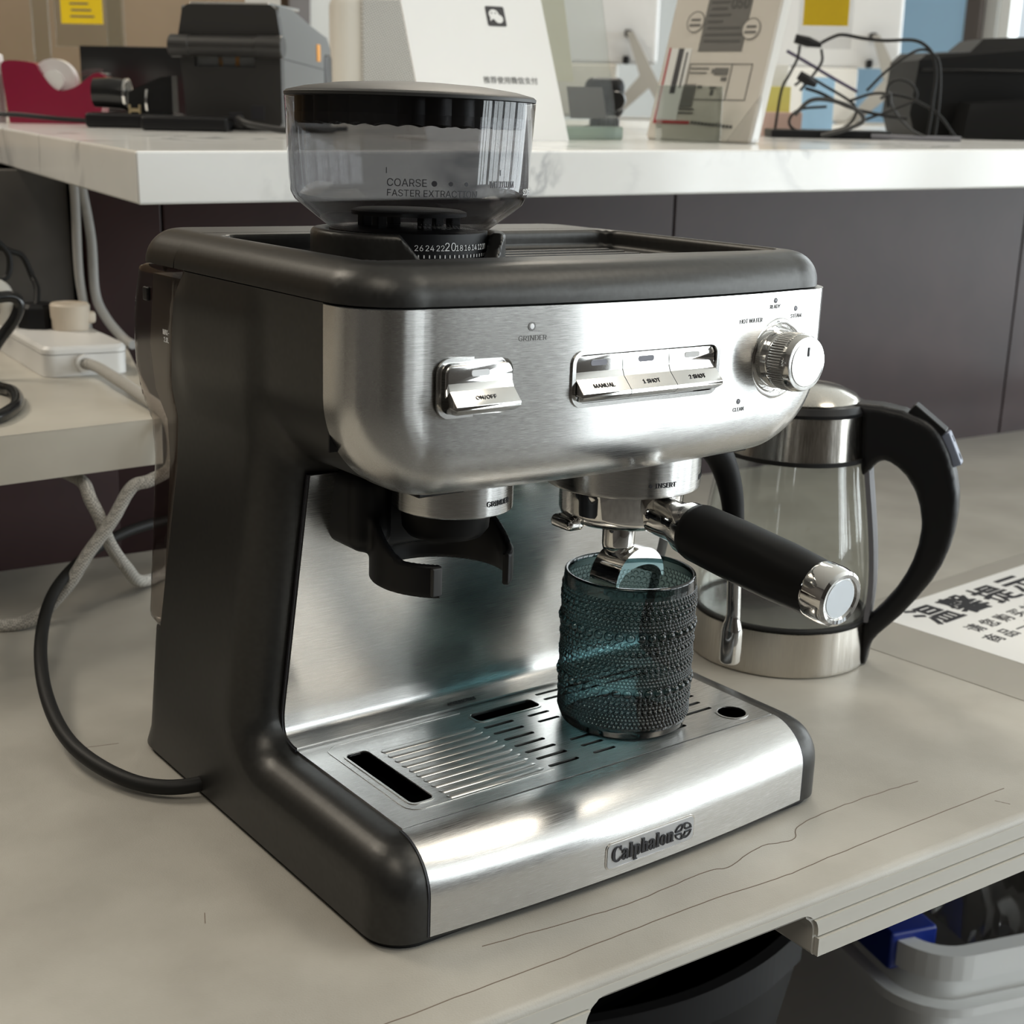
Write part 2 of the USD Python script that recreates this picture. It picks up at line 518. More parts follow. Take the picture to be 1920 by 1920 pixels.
# walls run with their outside on the right of a -> b
zT, z0w, zs = CE - 0.06, FL + 0.02, 0.74
fa, fe = wall("wall_front", (X0, Y0), (X1, Y0), [(1.4 - X0, 2.75 - X0, zs, zT), (2.95 - X0, 4.35 - X0, z0w, zT)], "dark_wall")
window(1, fa, fe, 1.4 - X0, 2.75 - X0, zs, zT, (2.07 - X0,))
window(2, fa, fe, 2.95 - X0, 4.35 - X0, z0w, zT, (3.32 - X0, 3.70 - X0))
ra, re = wall("wall_right", (X1, Y0), (X1, Y1), [(0.05, 1.55, z0w, zT), (1.70, 3.20, z0w, zT), (3.35, 5.05, z0w, zT), (5.45, 6.94, 0.05, zT)], "grey_wall")
window(3, ra, re, 0.05, 1.55, z0w, zT, (0.80,))
window(4, ra, re, 1.70, 3.20, z0w, zT, (2.45,))
window(5, ra, re, 3.35, 5.05, z0w, zT, (4.2,))
window(6, ra, re, 5.45, 6.94, 0.05, zT, (6.15,), frame="white_frame", rail=0.75)
wall("wall_back", (X1, Y1), (X0, Y1), [], "tan_wall")
wall("wall_left", (X0, Y1), (X0, Y0), [], "dark_wall")
rect_light("daylight_right_4", (4.55, 2.0, 1.75), (0, 2.0, 1.75), 1.4, 2.0, 5.0, DAY)
structure("trim_1", rbox(X1 - 0.03, X1 - 0.002, 2.84, 2.91, FL, CE, 0.004), "brown_frame")
structure("trim_2", rbox(X1 - 0.02, X1 - 0.002, 2.91, Y1, FL, CE, 0.004), "blue_wall")
structure("trim_3", rbox(1.98, X1 - 0.03, Y1 - 0.03, Y1 - 0.002, FL, CE, 0.004), "grey_wall")
structure("trim_4", rbox(1.90, 1.98, Y1 - 0.05, Y1 - 0.002, FL, CE, 0.004), "brown_frame")

# ------------------------------------------------------------------ the folding table
TS = math.tan(math.radians(-2.7))          # its front edge runs slightly askew to the machine


def front(x):
    return -0.0925 + TS * x


tb = Thing("folding_table", "long off-white plastic folding table carrying the espresso machine and the kettle", "table", (0.3, 0.28, FL))
RT = rot("z", -2.7)


def tt(mesh):
    return xf(mesh, RT, (0, -0.0925, 0))


TX0, TX1 = -1.05, 1.95
tb.part("tabletop", tt(rbox(TX0, TX1, 0, 0.775, -0.014, 0, 0.0055, 16)), "table_plastic", smooth=40)
sk = sbox(TX0 + 0.01, -0.0375, TX1 - 0.01, -0.008)
notch = sbox(0.047, -0.06, 0.201, -0.012).buffer(-0.011).buffer(0.011, quad_segs=8).union(sbox(0.047, -0.06, 0.201, -0.032))
for nx in (-0.75, 0.85, 1.55):
    notch = notch.union(affinity.translate(notch.intersection(sbox(0, -1, 0.3, 1)), nx, 0))
sk = sk.difference(notch).buffer(-0.003).buffer(0.006).buffer(-0.003)
skirt = poly3(sk, 0.030, (0, 0.031, 0), (1, 0, 0), (0, 0, 1))
tb.part("skirt", tt(skirt), "rim_plastic", smooth=False)
for k, (za, zb, o) in enumerate(((-0.0370, -0.0262, 0.0022), (-0.0250, -0.0152, 0.0011), (-0.0140, -0.0052, 0.0002))):
    band = sbox(TX0 + 0.01, za, TX1 - 0.01, zb).difference(notch.buffer(0.002))
    bm = poly3(band, 0.0030, (0, 0.0030 - o, 0), (1, 0, 0), (0, 0, 1))
    tb.part("rim_band", tt(bm), "rim_plastic", smooth=False)
for sx in (TX0 + 0.12, TX1 - 0.12):
    for sy in (0.08, 0.69):
        tb.part("leg", tt(tube([(sx, sy, -0.02), (sx, sy, FL + 0.005)], 0.013, 12, smooth=False)), "charcoal_plastic", smooth=60)
plain("scratch_brown", (0.16, 0.12, 0.09), 0.7)
for pts in ([(0.02, 0.052), (0.10, 0.046), (0.165, 0.050), (0.180, 0.047), (0.21, 0.055), (0.235, 0.052), (0.25, 0.062), (0.30, 0.067), (0.36, 0.066)],
            [(-0.06, 0.022), (0.05, 0.024), (0.14, 0.026), (0.20, 0.024), (0.26, 0.027), (0.40, 0.031)]):
    p = spline([(a, b, 0.0) for a, b in pts], 10)
    p[:, 1] += 0.0012 * (meshkit.noise(p * 220.0, 3) - 0.5)
    s = LineString(p[:, :2]).buffer(0.00028, quad_segs=1)
    tb.part("scratch", tt(poly3(s, 0.00025, (0, 0, -0.00012))), "scratch_brown", smooth=False, label="fine dark score line along the front edge")
for k in range(16):
    a, b, g, L = rng.uniform(-0.1, 1.2), rng.uniform(0.02, 0.7), rng.uniform(0, 6.28), rng.uniform(0.006, 0.025)
    s = LineString([(a, b), (a + L * math.cos(g), b + L * math.sin(g))]).buffer(0.0002, quad_segs=1)
    tb.part("scratch", tt(poly3(s, 0.0002, (0, 0, -0.0001))), "scratch_brown", smooth=False)

# ------------------------------------------------------------------ the espresso machine
XL, XR, XM = -0.0245, 0.2945, 0.135
YS = 0.034                                   # seam between the steel head panel and the dark shell
em = Thing("espresso_machine", "brushed steel and dark grey espresso machine with grinder, in the middle of the table", "espresso machine", (XM, 0.12, 0.0))


def bow(x, b, h=0.125):
    return b * np.maximum(0, 1 - ((x - XM) / h) ** 2)


def head_sd(X, Y, Z, grow=0.0):
    # bucket-shaped outline (round lower corners) drawn out along y, front edges rounded
    d2 = sd_box2(X, Z, XL, XR, 0.2172, 0.60, 0.050)
    yf = -0.0012 - bow(X, 0.0098)
    w = np.maximum(yf - Y, Y - 0.205)
    return sd_extrude(d2, w, 0.026) - grow


PROFILE = [(-0.0266, -0.06), (-0.0266, 0.0262)] + [(-0.0006 - 0.0260 * math.cos(a), 0.0512 - 0.0250 + 0.0250 * math.sin(a)) for a in np.linspace(0.1, math.pi / 2, 8)] + [(0.1125, 0.0508), (0.1285, 0.0600), (0.0930, 0.2280), (0.0930, 0.3107), (0.2250, 0.3107), (0.2550, 0.0970), (0.2700, 0.0170), (0.2790, 0.0040), (0.282, -0.06)]
pp = Polygon(PROFILE)
pp = pp.buffer(0.018, quad_segs=6).buffer(-0.036, quad_segs=6).buffer(0.018, quad_segs=6).union(Polygon([(0.15, -0.06), (0.15, 0.03), (0.264, 0.03), (0.279, 0.004), (0.282, -0.06)])).union(sbox(0.0, -0.06, 0.2, 0.03))
PP = list(pp.exterior.simplify(0.0003).coords)[:-1]


def column_sd(X, Y, Z):
    Yb = Y + bow(X, 0.0062, 0.135) * np.clip((0.06 - Y) / 0.06, 0, 1)
    d2 = sd_poly(Yb, Z, PP)
    return sd_extrude(d2, np.maximum(XL - X, X - XR), 0.021)


def shell_sd(X, Y, Z):
    return smin(np.maximum(head_sd(X, Y, Z), 0.2172 - Z - 0.06), column_sd(X, Y, Z), 0.012)


def cuboid(x0, x1, y0, y1, z0, z1):
    return Manifold.cube((x1 - x0, y1 - y0, z1 - z0)).translate((x0, y0, z0))


ang = np.linspace(math.pi / 2, 0, 12)
bl = [(0.0, 0.0512)] + [(-0.0006 - 0.0260 * math.cos(a), 0.0512 - 0.0250 + 0.0250 * math.sin(a)) for a in ang] + [(-0.0266, 0.0150), (-0.0266, 0.0055)]
bl = np.array(bl)


def base_grid(off, xs=np.linspace(0.0006, 0.2694, 41)):
    g = []
    for x in xs:
        w = np.clip((0.004 - bl[:, 0]) / 0.03, 0, 1)
        g.append(np.stack([np.full(len(bl), x), bl[:, 0] - float(bow(np.array(x), 0.0062, 0.135)) * w - off * w, bl[:, 1] + off * (1 - w)], 1))
    return np.array(g)


def solid_grid(A, B):
    n, m = A.shape[:2]
    V = np.vstack([A.reshape(-1, 3), B.reshape(-1, 3)])
    F = []
    o = n * m
    for i in range(n - 1):
        for j in range(m - 1):
            a, b, c, e = i * m + j, (i + 1) * m + j, (i + 1) * m + j + 1, i * m + j + 1
            F += [[a, e, c, b], [o + a, o + b, o + c, o + e]]
    rim = [(i, 0) for i in range(n)] + [(n - 1, j) for j in range(1, m)] + [(i, m - 1) for i in range(n - 2, -1, -1)] + [(0, j) for j in range(m - 2, 0, -1)]
    for k in range(len(rim)):
        a, b = rim[k], rim[(k + 1) % len(rim)]
        a, b = a[0] * m + a[1], b[0] * m + b[1]
        F.append([a, b, o + b, o + a])
    return V, np.array(F)


sh = man(nets(shell_sd, (XL - 0.006, -0.041, -0.012), (XR + 0.006, 0.300, 0.325), 0.0034))
sh = sh.trim_by_plane((0, 0, 1), 0.004).trim_by_plane((0, 0, -1), -0.3107)
sh = sh - cuboid(-1, 1, -1, YS, 0.2000, 1)                                        # room for the steel head panel,
sh = sh - cuboid(0.004, 0.266, -0.002, 0.108, 0.028, 0.08)                        # the drip tray
BACK = [(0.1960, 0.33), (0.1960, 0.3107), (0.2044, 0.272), (0.2066, 0.2450), (0.1985, 0.2280), (0.2012, 0.2000), (0.2344, 0.0890), (0.30, 0.0870), (0.30, 0.33)]
BK = Polygon(BACK).buffer(0.006, quad_segs=4).buffer(-0.012, quad_segs=4).buffer(0.006, quad_segs=4)
sh = sh - man(poly3(BK, 0.5, (-0.1, 0, 0), (0, 1, 0), (0, 0, 1)))             # and the water tank
big = base_grid(0.02, np.array([-0.0001, 0.07, 0.135, 0.20, 0.2701]))
sh = sh - man(solid_grid(base_grid(0.03, np.linspace(-0.0001, 0.2701, 21)), base_grid(-0.0016, np.linspace(-0.0001, 0.2701, 21))))
em.part("shell", sh, "dark_shell", smooth=38, label="satin dark grey body shell")
# foot strip
foot = sbox(XL + 0.003, -0.0235, XR - 0.003, 0.274).buffer(-0.020).buffer(0.020)
em.part("foot_strip", poly3(foot, 0.0045, (0, 0, 0)), "black_rubber", smooth=False)

# steel head panel: the front of the head, wrapped round its sides
FRONT = -0.0012


def panel_sd(X, Y, Z):
    return head_sd(X, Y, Z, 0.0004)


def fy(x):
    return FRONT - float(bow(np.array(x), 0.0098))


hp = man(nets(panel_sd, (XL - 0.005, -0.02, 0.212), (XR + 0.005, 0.040, 0.319), 0.0021)).trim_by_plane((0, -1, 0), -(YS - 0.0006)).trim_by_plane((0, 0, -1), -0.3102)


def prism(poly, y0, y1):
    return man(poly3(poly, y1 - y0, (0, y1, 0), (1, 0, 0), (0, 0, 1)))


R1 = rrect(0.0143, 0.0548, 0.2602, 0.2866, 0.006)
R3 = rrect(0.0895, 0.1885, 0.2600, 0.2866, 0.006)
for R in (R1, R3):
    hp = hp - prism(R, -0.03, -0.0040) - prism(R.buffer(0.0009), -0.03, -0.0108)
KX, KZ = 0.2412, 0.2733
hp = hp - man(lathe([(0, -0.03), (0.0225, -0.03), (0.0225, -0.0015), (0, -0.0015)], 64, (KX, 0, KZ), "y"))
pan = em.part("head_panel", hp, "steel_across", smooth=25, label="brushed steel control panel")
em.part("panel_seam", poly3(sbox(XL + 0.003, 0.2400, XR - 0.003, 0.3095), 0.0012, (0, YS + 0.0006, 0), (1, 0, 0), (0, 0, 1)), "black_plastic", smooth=False)
for R, nm in ((R1, "recess_rim"), (R3, "recess_rim")):
    xm = (R.bounds[0] + R.bounds[2]) / 2
    ring = R.buffer(0.0010, quad_segs=6).difference(R.buffer(-0.0012, quad_segs=6))
    em.part(nm, poly3(ring, 0.0012, (0, fy(xm) - 0.0004 + 0.0013, 0), (1, 0, 0), (0, 0, 1)), "polished_steel", smooth=False, under=pan)


# rocker keys: flat top with a lamp, then a ramp that swells out to a lip
def key(x0, x1, label, text, lamp, left_round=True, right_round=True):
    xm = (x0 + x1) / 2
    y0 = -0.0080
    prof = [(0.2848, -0.0012), (0.2765, -0.0016), (0.2732, -0.0030), (0.2672, -0.0092), (0.2650, -0.0094), (0.2625, -0.0060), (0.2618, 0.0040), (0.2848, 0.0040)]
    P = Polygon([(z, y) for z, y in prof]).buffer(-0.0006).buffer(0.0006, quad_segs=4)
    m = man(poly3(P, x1 - x0, (x1, y0, 0), (0, 0, 1), (0, 1, 0)))
    out = rrect(x0, x1, 0.2612, 0.2850, 0.005 if left_round or right_round else 0.0006)
    if not left_round:
        out = out.union(rrect(x0, xm, 0.2612, 0.2850, 0.0005))
    if not right_round:
        out = out.union(rrect(xm, x1, 0.2612, 0.2850, 0.0005))
    m = m ^ prism(out, -0.04, 0.02)
    k = em.part("button", m, "polished_steel", smooth=40, label=label)
    lp = rrect(xm - 0.0052, xm + 0.0052, 0.2793, 0.2822, 0.0012)
    em.part("indicator_lamp", poly3(lp, 0.0004, (0, y0 - 0.0012, 0), (1, 0, 0), (0, 0, 1)), lamp, smooth=False, under=k)
    s = np.array([0, -0.0062, -0.0060])
    n = np.array([0, -0.0060, 0.0062])
    s, n = s / np.linalg.norm(s), n / np.linalg.norm(n)
    gl = glyphs(text, 0.0024)
    w = gl.bounds[2]
    gl = fit(gl, xm - w * 0.48, xm + w * 0.48, 0, 0.0024)
    o = np.array([0, y0 - 0.0030, 0.2732]) + s * 0.0058 - n * 0.0001
    em.part("lettering", poly3(gl, 0.0004, o, (1, 0, 0), -s), "ink_dark", smooth=False, under=k)


key(0.0162, 0.0529, "polished on/off rocker key with white lamp", "ON/OFF", "lamp_white")
key(0.0912, 0.1222, "polished manual rocker key", "MANUAL", "lamp_smoke", True, False)
key(0.1226, 0.1540, "polished single shot rocker key", "1 SHOT", "lamp_smoke", False, False)
key(0.1544, 0.1868, "polished double shot rocker key", "2 SHOT", "ink_pale", False, True)


def legend(text, xm, z, h, yoff=0.0, font_bold=0, ink="ink_grey", under=None):
    gl = glyphs(text, h, bold=font_bold)
    w = gl.bounds[2] - gl.bounds[0]
    gl = fit(gl, xm - w / 2, xm + w / 2, z, z + h)
    v, f, _ = meshkit.arrays(poly3(gl, 0.0004, (0, 0, 0), (1, 0, 0), (0, 0, 1)))
    v = v.copy()
    v[:, 1] += FRONT - bow(v[:, 0], 0.0098) - 0.0002 + yoff
    em.part("lettering", (v, f), ink, smooth=False, under=pan)


def lamp(x, z, r, material):
    em.part("indicator_lamp", lathe([(0, -0.0006), (r * 0.8, -0.0005), (r, 0.0), (r, 0.002)], 20, (x, fy(x) - 0.0002, z), "y"), material, smooth=40, under=pan)
    em.part("lamp_ring", lathe([(r, -0.0004), (r * 1.35, -0.0004), (r * 1.4, 0.001), (r, 0.001)], 20, (x, fy(x) - 0.0002, z), "y", True), "ink_grey", smooth=False, under=pan)


legend("GRINDER", 0.0652, 0.2938, 0.0026)
lamp(0.0645, 0.3006, 0.0016, "lamp_white")
legend("HOT WATER", 0.2155, 0.2946, 0.0024)
legend("READY", 0.2360, 0.3013, 0.0021)
lamp(0.2358, 0.3056, 0.0011, "lamp_smoke")
legend("STEAM", 0.2566, 0.2950, 0.0022)
lamp(0.2556, 0.3002, 0.0011, "lamp_smoke")
legend("CLEAN", 0.2100, 0.2468, 0.0021)
lamp(0.2094, 0.2522, 0.0011, "lamp_smoke")

# rotary knob
ky = fy(KX)
em.part("knob_bezel", lathe([(0.0222, 0.004), (0.0222, -0.0006), (0.0210, -0.0014), (0.0195, -0.0012), (0.0182, 0.0002), (0.0170, -0.0020), (0.0158, -0.0062), (0.0150, -0.0074), (0.0, -0.0074)], 72, (KX, ky, KZ), "y"), "chrome", smooth=50)
n = 64
prof = [(0.0140, -0.0070), (0.0158, -0.0076), (0.0162, -0.0086), (0.0162, -0.0165), (0.0158, -0.0174), (0.0157, -0.0196), (0.0146, -0.0222), (0.0126, -0.0226), (0.0, -0.0226)]
kv, kf = lathe(prof, 256, (0, 0, 0), "y")
kr = np.hypot(kv[:, 0], kv[:, 2])
ka = np.arctan2(kv[:, 2], kv[:, 0])
kn = (np.abs(kv[:, 1] + 0.0125) < 0.0045)
kv[kn, 0] *= 1 - 0.035 * (0.5 + 0.5 * np.cos(ka[kn] * 64))
kv[kn, 2] *= 1 - 0.035 * (0.5 + 0.5 * np.cos(ka[kn] * 64))
kb = em.part("knob", (kv + [KX, ky, KZ], kf), "polished_steel", smooth=35, label="ribbed steel selector knob")
brushed("knob_face_steel", (0.80, 0.80, 0.79), 0.30, (500, 40, 500), bump=0.00001)
em.part("knob_face", lathe([(0, -0.0231), (0.0120, -0.0231), (0.0126, -0.0226), (0.0126, -0.0215)], 64, (KX, ky, KZ), "y"), "knob_face_steel", smooth=40, under=kb)
em.part("pointer_mark", poly3(rrect(KX - 0.0005, KX + 0.0005, KZ + 0.0042, KZ + 0.0092, 0.0004), 0.0004, (0, ky - 0.0231, 0), (1, 0, 0), (0, 0, 1)), "ink_dark", smooth=False, under=kb)

# dark top cap with its sunken cup shelf
CT = 0.3300


def plan_sd(X, Y, inset=0.0, yb=0.25):
    yf = FRONT - bow(X, 0.0098) + inset
    d = sd_box2(X, Y - 0.5 * (yf - FRONT) * 0, XL + inset, XR - inset, -0.2, yb - inset * 0.6, 0.003)
    # rounded front corners
    r = 0.034
    a, b = np.abs(X - XM) - ((XR - XL) / 2 - inset - r), (yf + r) - Y
    return np.where(Y < 0.12, np.hypot(np.maximum(a, 0), np.maximum(b, 0)) + np.minimum(np.maximum(a, b), 0) - r, d)


def cap_sd(X, Y, Z):
    d = sd_extrude(plan_sd(X, Y), np.maximum(Z - CT, 0.25 - Z), 0.017)
    hole = np.maximum(sd_box2(X, Y, XL + 0.020, XR - 0.020, 0.026, 0.184, 0.012), 0.3185 - Z)
    return np.maximum(d, -hole)


em.part("top_cap", man(nets(cap_sd, (XL - 0.006, -0.020, 0.300), (XR + 0.006, 0.214, 0.334), 0.0026)).trim_by_plane((0, 0, 1), 0.3112).trim_by_plane((0, -1, 0), -0.1985), "dark_shell", smooth=45, label="satin dark grey top cap")
for k in range(9):
    y = 0.045 + 0.015 * k
    em.part("cup_rib", rbox(0.150, 0.262, y, y + 0.004, 0.3180, 0.3195, 0.0006), "charcoal_plastic", smooth=False)
em.part("cup_plate", rbox(0.150, 0.262, 0.036, 0.178, 0.3170, 0.3183, 0.0005), "charcoal_plastic", smooth=False)

# water tank behind, with its lid
TANK = [(0.1990, 0.3095), (0.2540, 0.3095), (0.2625, 0.286), (0.2650, 0.262), (0.2640, 0.247), (0.2560, 0.2310), (0.2420, 0.2180), (0.2395, 0.1966), (0.2480, 0.1443), (0.2560, 0.092),
        (0.2420, 0.0885), (0.2364, 0.0890), (0.2032, 0.2000), (0.2005, 0.2280), (0.2086, 0.2450), (0.2064, 0.272)]
TP = list(Polygon(TANK).buffer(0.004, quad_segs=4).buffer(-0.008, quad_segs=4).buffer(0.004, quad_segs=4).exterior.simplify(0.0003).coords)[:-1]


def tank_sd(X, Y, Z):
    return sd_extrude(sd_poly(Y, Z, TP), np.maximum(XL + 0.0015 - X, X - XR + 0.0015), 0.004)


tk = em.part("water_tank", nets(tank_sd, (XL - 0.004, 0.19, 0.08), (XR + 0.004, 0.272, 0.315), 0.0036), "tank_clear", smooth=40, label="smoky clear water tank at the back")
plain("tank_back", (0.085, 0.070, 0.062), 0.30)
inner = [(y + (0.007 if y < 0.225 else -0.006), min(z, 0.305)) for y, z in TANK]
em.part("tank_core", poly3(Polygon([(0.208, 0.304), (0.246, 0.304), (0.254, 0.262), (0.248, 0.236), (0.232, 0.220), (0.230, 0.196), (0.246, 0.100), (0.240, 0.100), (0.2095, 0.205), (0.2075, 0.228), (0.2155, 0.246), (0.2125, 0.27)]),
        XR - XL - 0.016, (XL + 0.008, 0, 0), (0, 1, 0), (0, 0, 1)), "tank_back", smooth=False, under=tk)
em.part("tank_clip", rbox(XL - 0.0006, XL + 0.002, 0.236, 0.243, 0.289, 0.297, 0.001), "black_plastic", under=tk)
gl = fit(glyphs("MAX-", 0.003), 0, 0.0082, 0.0042, 0.0072).union(fit(glyphs("2.0L", 0.003), 0.001, 0.0075, 0, 0.003))
em.part("lettering", poly3(gl, 0.0003, (XL + 0.0014, 0.2190, 0.268), (0, -1, 0), (0, 0, 1)), "ink_pale", smooth=False, under=tk)


def lid_sd(X, Y, Z):
    d2 = sd_box2(X, Y, XL, XR, 0.10, 0.262, 0.030)
    d = sd_extrude(d2, np.maximum(Z - CT, 0.25 - Z), 0.019)
    return d


em.part("tank_lid", man(nets(lid_sd, (XL - 0.006, 0.190, 0.300), (XR + 0.006, 0.268, 0.334), 0.0026)).trim_by_plane((0, 0, 1), 0.3112).trim_by_plane((0, 1, 0), 0.1998), "dark_shell", smooth=45)

# steel back plate behind the cup, its edge line and the drip tray
def plate(x0, x1, line, off, th, nx=2, dark=False):
    p = np.array(LineString(line).coords)
    t = np.gradient(p, axis=0)
    t /= np.linalg.norm(t, axis=1, keepdims=True)
    nr = np.stack([-t[:, 1], t[:, 0]], 1)
    a, b = p + nr * off, p + nr * (off - th)
    return poly3(Polygon(np.vstack([a, b[::-1]])).buffer(0), x1 - x0, (x0, 0, 0), (0, 1, 0), (0, 0, 1))


arc = [(0.1125 + 0.0150 * (1 - math.cos(t)) * 0.80 + 0.004 * t / 1.2, 0.0508 + 0.0008 + 0.0150 * (1 - math.cos(t)) + 0.0) for t in np.linspace(0, 1.2, 2)]
sp_line = [(0.1085, 0.0514), (0.1130, 0.0516), (0.1180, 0.0528), (0.1222, 0.0556), (0.1246, 0.0600), (0.1252, 0.0660), (0.1244, 0.0740)]
sp_line += [(0.1244 - 0.211 * (z - 0.0740), z) for z in (0.10, 0.13, 0.16, 0.19, 0.2140)]
spl = [(p[0], p[1]) for p in spline([(a, b, 0) for a, b in sp_line], 4)]
em.part("back_plate", plate(0.0010, 0.2690, spl, 0.0024, 0.0024), "steel_across", smooth=35, label="brushed steel splash plate")
em.part("plate_gap", plate(-0.0002, 0.2702, spl, 0.0016, 0.0016), "ink_dark", smooth=35)
gl = fit(glyphs("ACCESSORIES", 0.0028), 0.106, 0.1265, 0, 0.0028)
em.part("lettering", poly3(gl, 0.0003, (0, 0.1120, 0.05420), (1, 0, 0), (0, 1, 0.10)), "ink_dark", smooth=False)

TZ = 0.0520
tray = sbox(0.0012, 0.0002, 0.2688, 0.1112)
holes = [rrect(0.0197, 0.0335, 0.0195, 0.0885, 0.0035), rrect(0.1105, 0.1565, 0.0860, 0.0975, 0.0030)]
ys = [0.0775, 0.0675, 0.0575, 0.0475, 0.0375, 0.0275, 0.0165]
for k, y in enumerate(ys):
    holes.append(rrect(0.1075, 0.1290, y - 0.0015, y + 0.0015, 0.0014))
    holes.append(rrect(0.2260 - (0.0 if k in (0, 1, 2) else 0.012), 0.2480 - (0.004 if k > 3 else 0), y - 0.0014, y + 0.0014, 0.0013))
    if k not in (2, 3):
        holes.append(rrect(0.1400, 0.1560, y - 0.0014, y + 0.0014, 0.0013))
        holes.append(rrect(0.1920, 0.2120, y - 0.0014, y + 0.0014, 0.0013))
for y in (0.1010, 0.0925):
    holes.append(rrect(0.1640, 0.2080, y - 0.0014, y + 0.0014, 0.0013))
    holes.append(rrect(0.2160, 0.2500, y - 0.0014, y + 0.0014, 0.0013))
disc = Point(0.2492, 0.0150).buffer(0.0086, quad_segs=10)
tray = tray.difference(unary_union([h for h in holes if not h.intersects(disc.buffer(0.003))] + [disc]))
tp = em.part("drip_tray", poly3(tray, 0.0014, (0, 0, TZ - 0.0014)), "steel_tray", smooth=False, label="slotted steel drip tray")
for k in range(10):
    y = 0.0165 + 0.0072 * k
    em.part("ridge", xf(tube([(0.0390, y, 0), (0.0410, y, 0.0), (0.100, y, 0.0), (0.1045, y, 0)], [0.0008, 0.0031, 0.0031, 0.0008], 10, smooth=False), np.diag([1, 1, 0.38]), (0, 0, TZ - 0.0004)), "steel_tray", smooth=60, under=tp)
for h in holes[:2] + [disc]:
    ring = h.buffer(0.0016, quad_segs=6).difference(h.buffer(0.0002))
    em.part("slot_rim", poly3(ring, 0.0006, (0, 0, TZ - 0.0002)), "steel_tray", smooth=False, under=tp)
fr = rrect(0.0140, 0.2560, 0.0120, 0.1040, 0.009)
em.part("pressed_edge", poly3(fr.difference(fr.buffer(-0.0010)).intersection(sbox(0, 0, 0.108, 0.2)), 0.0005, (0, 0, TZ - 0.0002)), "steel_tray", smooth=False, under=tp)
em.part("drip_basin", poly3(sbox(0.005, -0.0005, 0.265, 0.107), 0.0030, (0, 0, 0.0282)), "black_plastic", smooth=False)

# steel front of the base
bp = em.part("base_panel", solid_grid(base_grid(0.0006), base_grid(-0.0014)), "steel_across", smooth=35, label="curved brushed steel front of the base")
for x in (-0.0001, 0.2701):
    em.part("panel_gap", poly3(Polygon(np.vstack([bl + [0.0006, -0.0010], bl[::-1] + [-0.0002, 0.0002]])).buffer(0.00015), 0.0011, (x - 0.00055, 0, 0), (0, 1, 0), (0, 0, 1)), "ink_dark", smooth=False)

# maker's badge
BX0, BX1, BZ0, BZ1 = 0.1088, 0.1732, 0.0110, 0.0258


def on_base(mesh, out):
    v, f, _ = meshkit.arrays(mesh)
    v = v.copy()
    v[:, 1] += -0.0272 - bow(v[:, 0], 0.0062, 0.135) - out
    return v, f


bd = rrect(BX0, BX1, BZ0, BZ1, 0.0032)
badge = em.part("badge", on_base(poly3(bd.buffer(-0.0004).segmentize(0.006), 0.0010, (0, 0.0010, 0), (1, 0, 0), (0, 0, 1)), 0.0008), "badge_metal", smooth=False, label="brushed metal maker's badge")
em.part("badge_rim", on_base(poly3(bd.buffer(0.0006).difference(bd.buffer(-0.0004)).segmentize(0.006), 0.0010, (0, 0.0010, 0), (1, 0, 0), (0, 0, 1)), 0.0004), "polished_steel", smooth=False, under=badge)
word = "".join(chr(0x1D400 + ord(c) - 65) if c.isupper() else chr(0x1D41A + ord(c) - 97) for c in "Calphalon")
try:
    gl = glyphs(word, 0.007, "NotoSansMath-Regular.woff2", bold=1)
except Exception:
    gl = glyphs("Calphalon", 0.007, bold=3)
gl = fit(gl, 0.1122, 0.1572, 0.0122, 0.0236)
em.part("lettering", on_base(poly3(gl, 0.0004, (0, 0, 0), (1, 0, 0), (0, 0, 1)), 0.0010), "ink_dark", smooth=False, under=badge)
# the emblem: two rings that lock, parted by a bar across and a curved cross
cx, cz, cr = 0.1645, 0.0185, 0.0047
ca, cb = Point(cx - 0.0017, cz).buffer(cr, quad_segs=12), Point(cx + 0.0017, cz).buffer(cr, quad_segs=12)
wl = 0.00078
em_ = []
for own, other in ((ca, cb), (cb, ca)):
    for t in (0, 1):
        half = sbox(cx - 0.01, cz + 0.0005, cx + 0.01, cz + 0.01) if t else sbox(cx - 0.01, cz - 0.01, cx + 0.01, cz - 0.0005)
        lobe = own.intersection(half).difference(other.buffer(-0.0016))
        em_.append(lobe.difference(lobe.buffer(-wl)))
em_ = unary_union(em_)
em.part("emblem", on_base(poly3(em_, 0.0004, (0, 0, 0), (1, 0, 0), (0, 0, 1)), 0.0010), "ink_dark", smooth=False, under=badge)

# bean hopper in its collar
HX, HY = 0.0730, 0.1134


def collar_sd(X, Y, Z):
    r = np.hypot(X - HX, Y - HY)
    a = np.degrees(np.arctan2(Y - HY, X - HX))
    d = sd_extrude(np.maximum(r - 0.0525, 0.0445 - r), np.maximum(Z - 0.3375, 0.3180 - Z), 0.003)
    da = np.abs((a + 88 + 180) % 360 - 180) * math.pi / 180 * 0.05
    win = np.maximum(da - 0.0240 + np.maximum(Z - 0.325, 0) * -0.9, 0.3225 - Z)
    return np.maximum(d, -win)


em.part("hopper_collar", nets(collar_sd, (HX - 0.057, HY - 0.057, 0.315), (HX + 0.057, HY + 0.057, 0.341), 0.0017), "dark_shell", smooth=40)
gd = em.part("grind_dial", lathe([(0, 0.319), (0.0425, 0.319), (0.0425, 0.3375), (0.040, 0.3385), (0, 0.3385)], 96, (HX, HY, 0)), "black_plastic", smooth=40, label="black numbered grind dial")


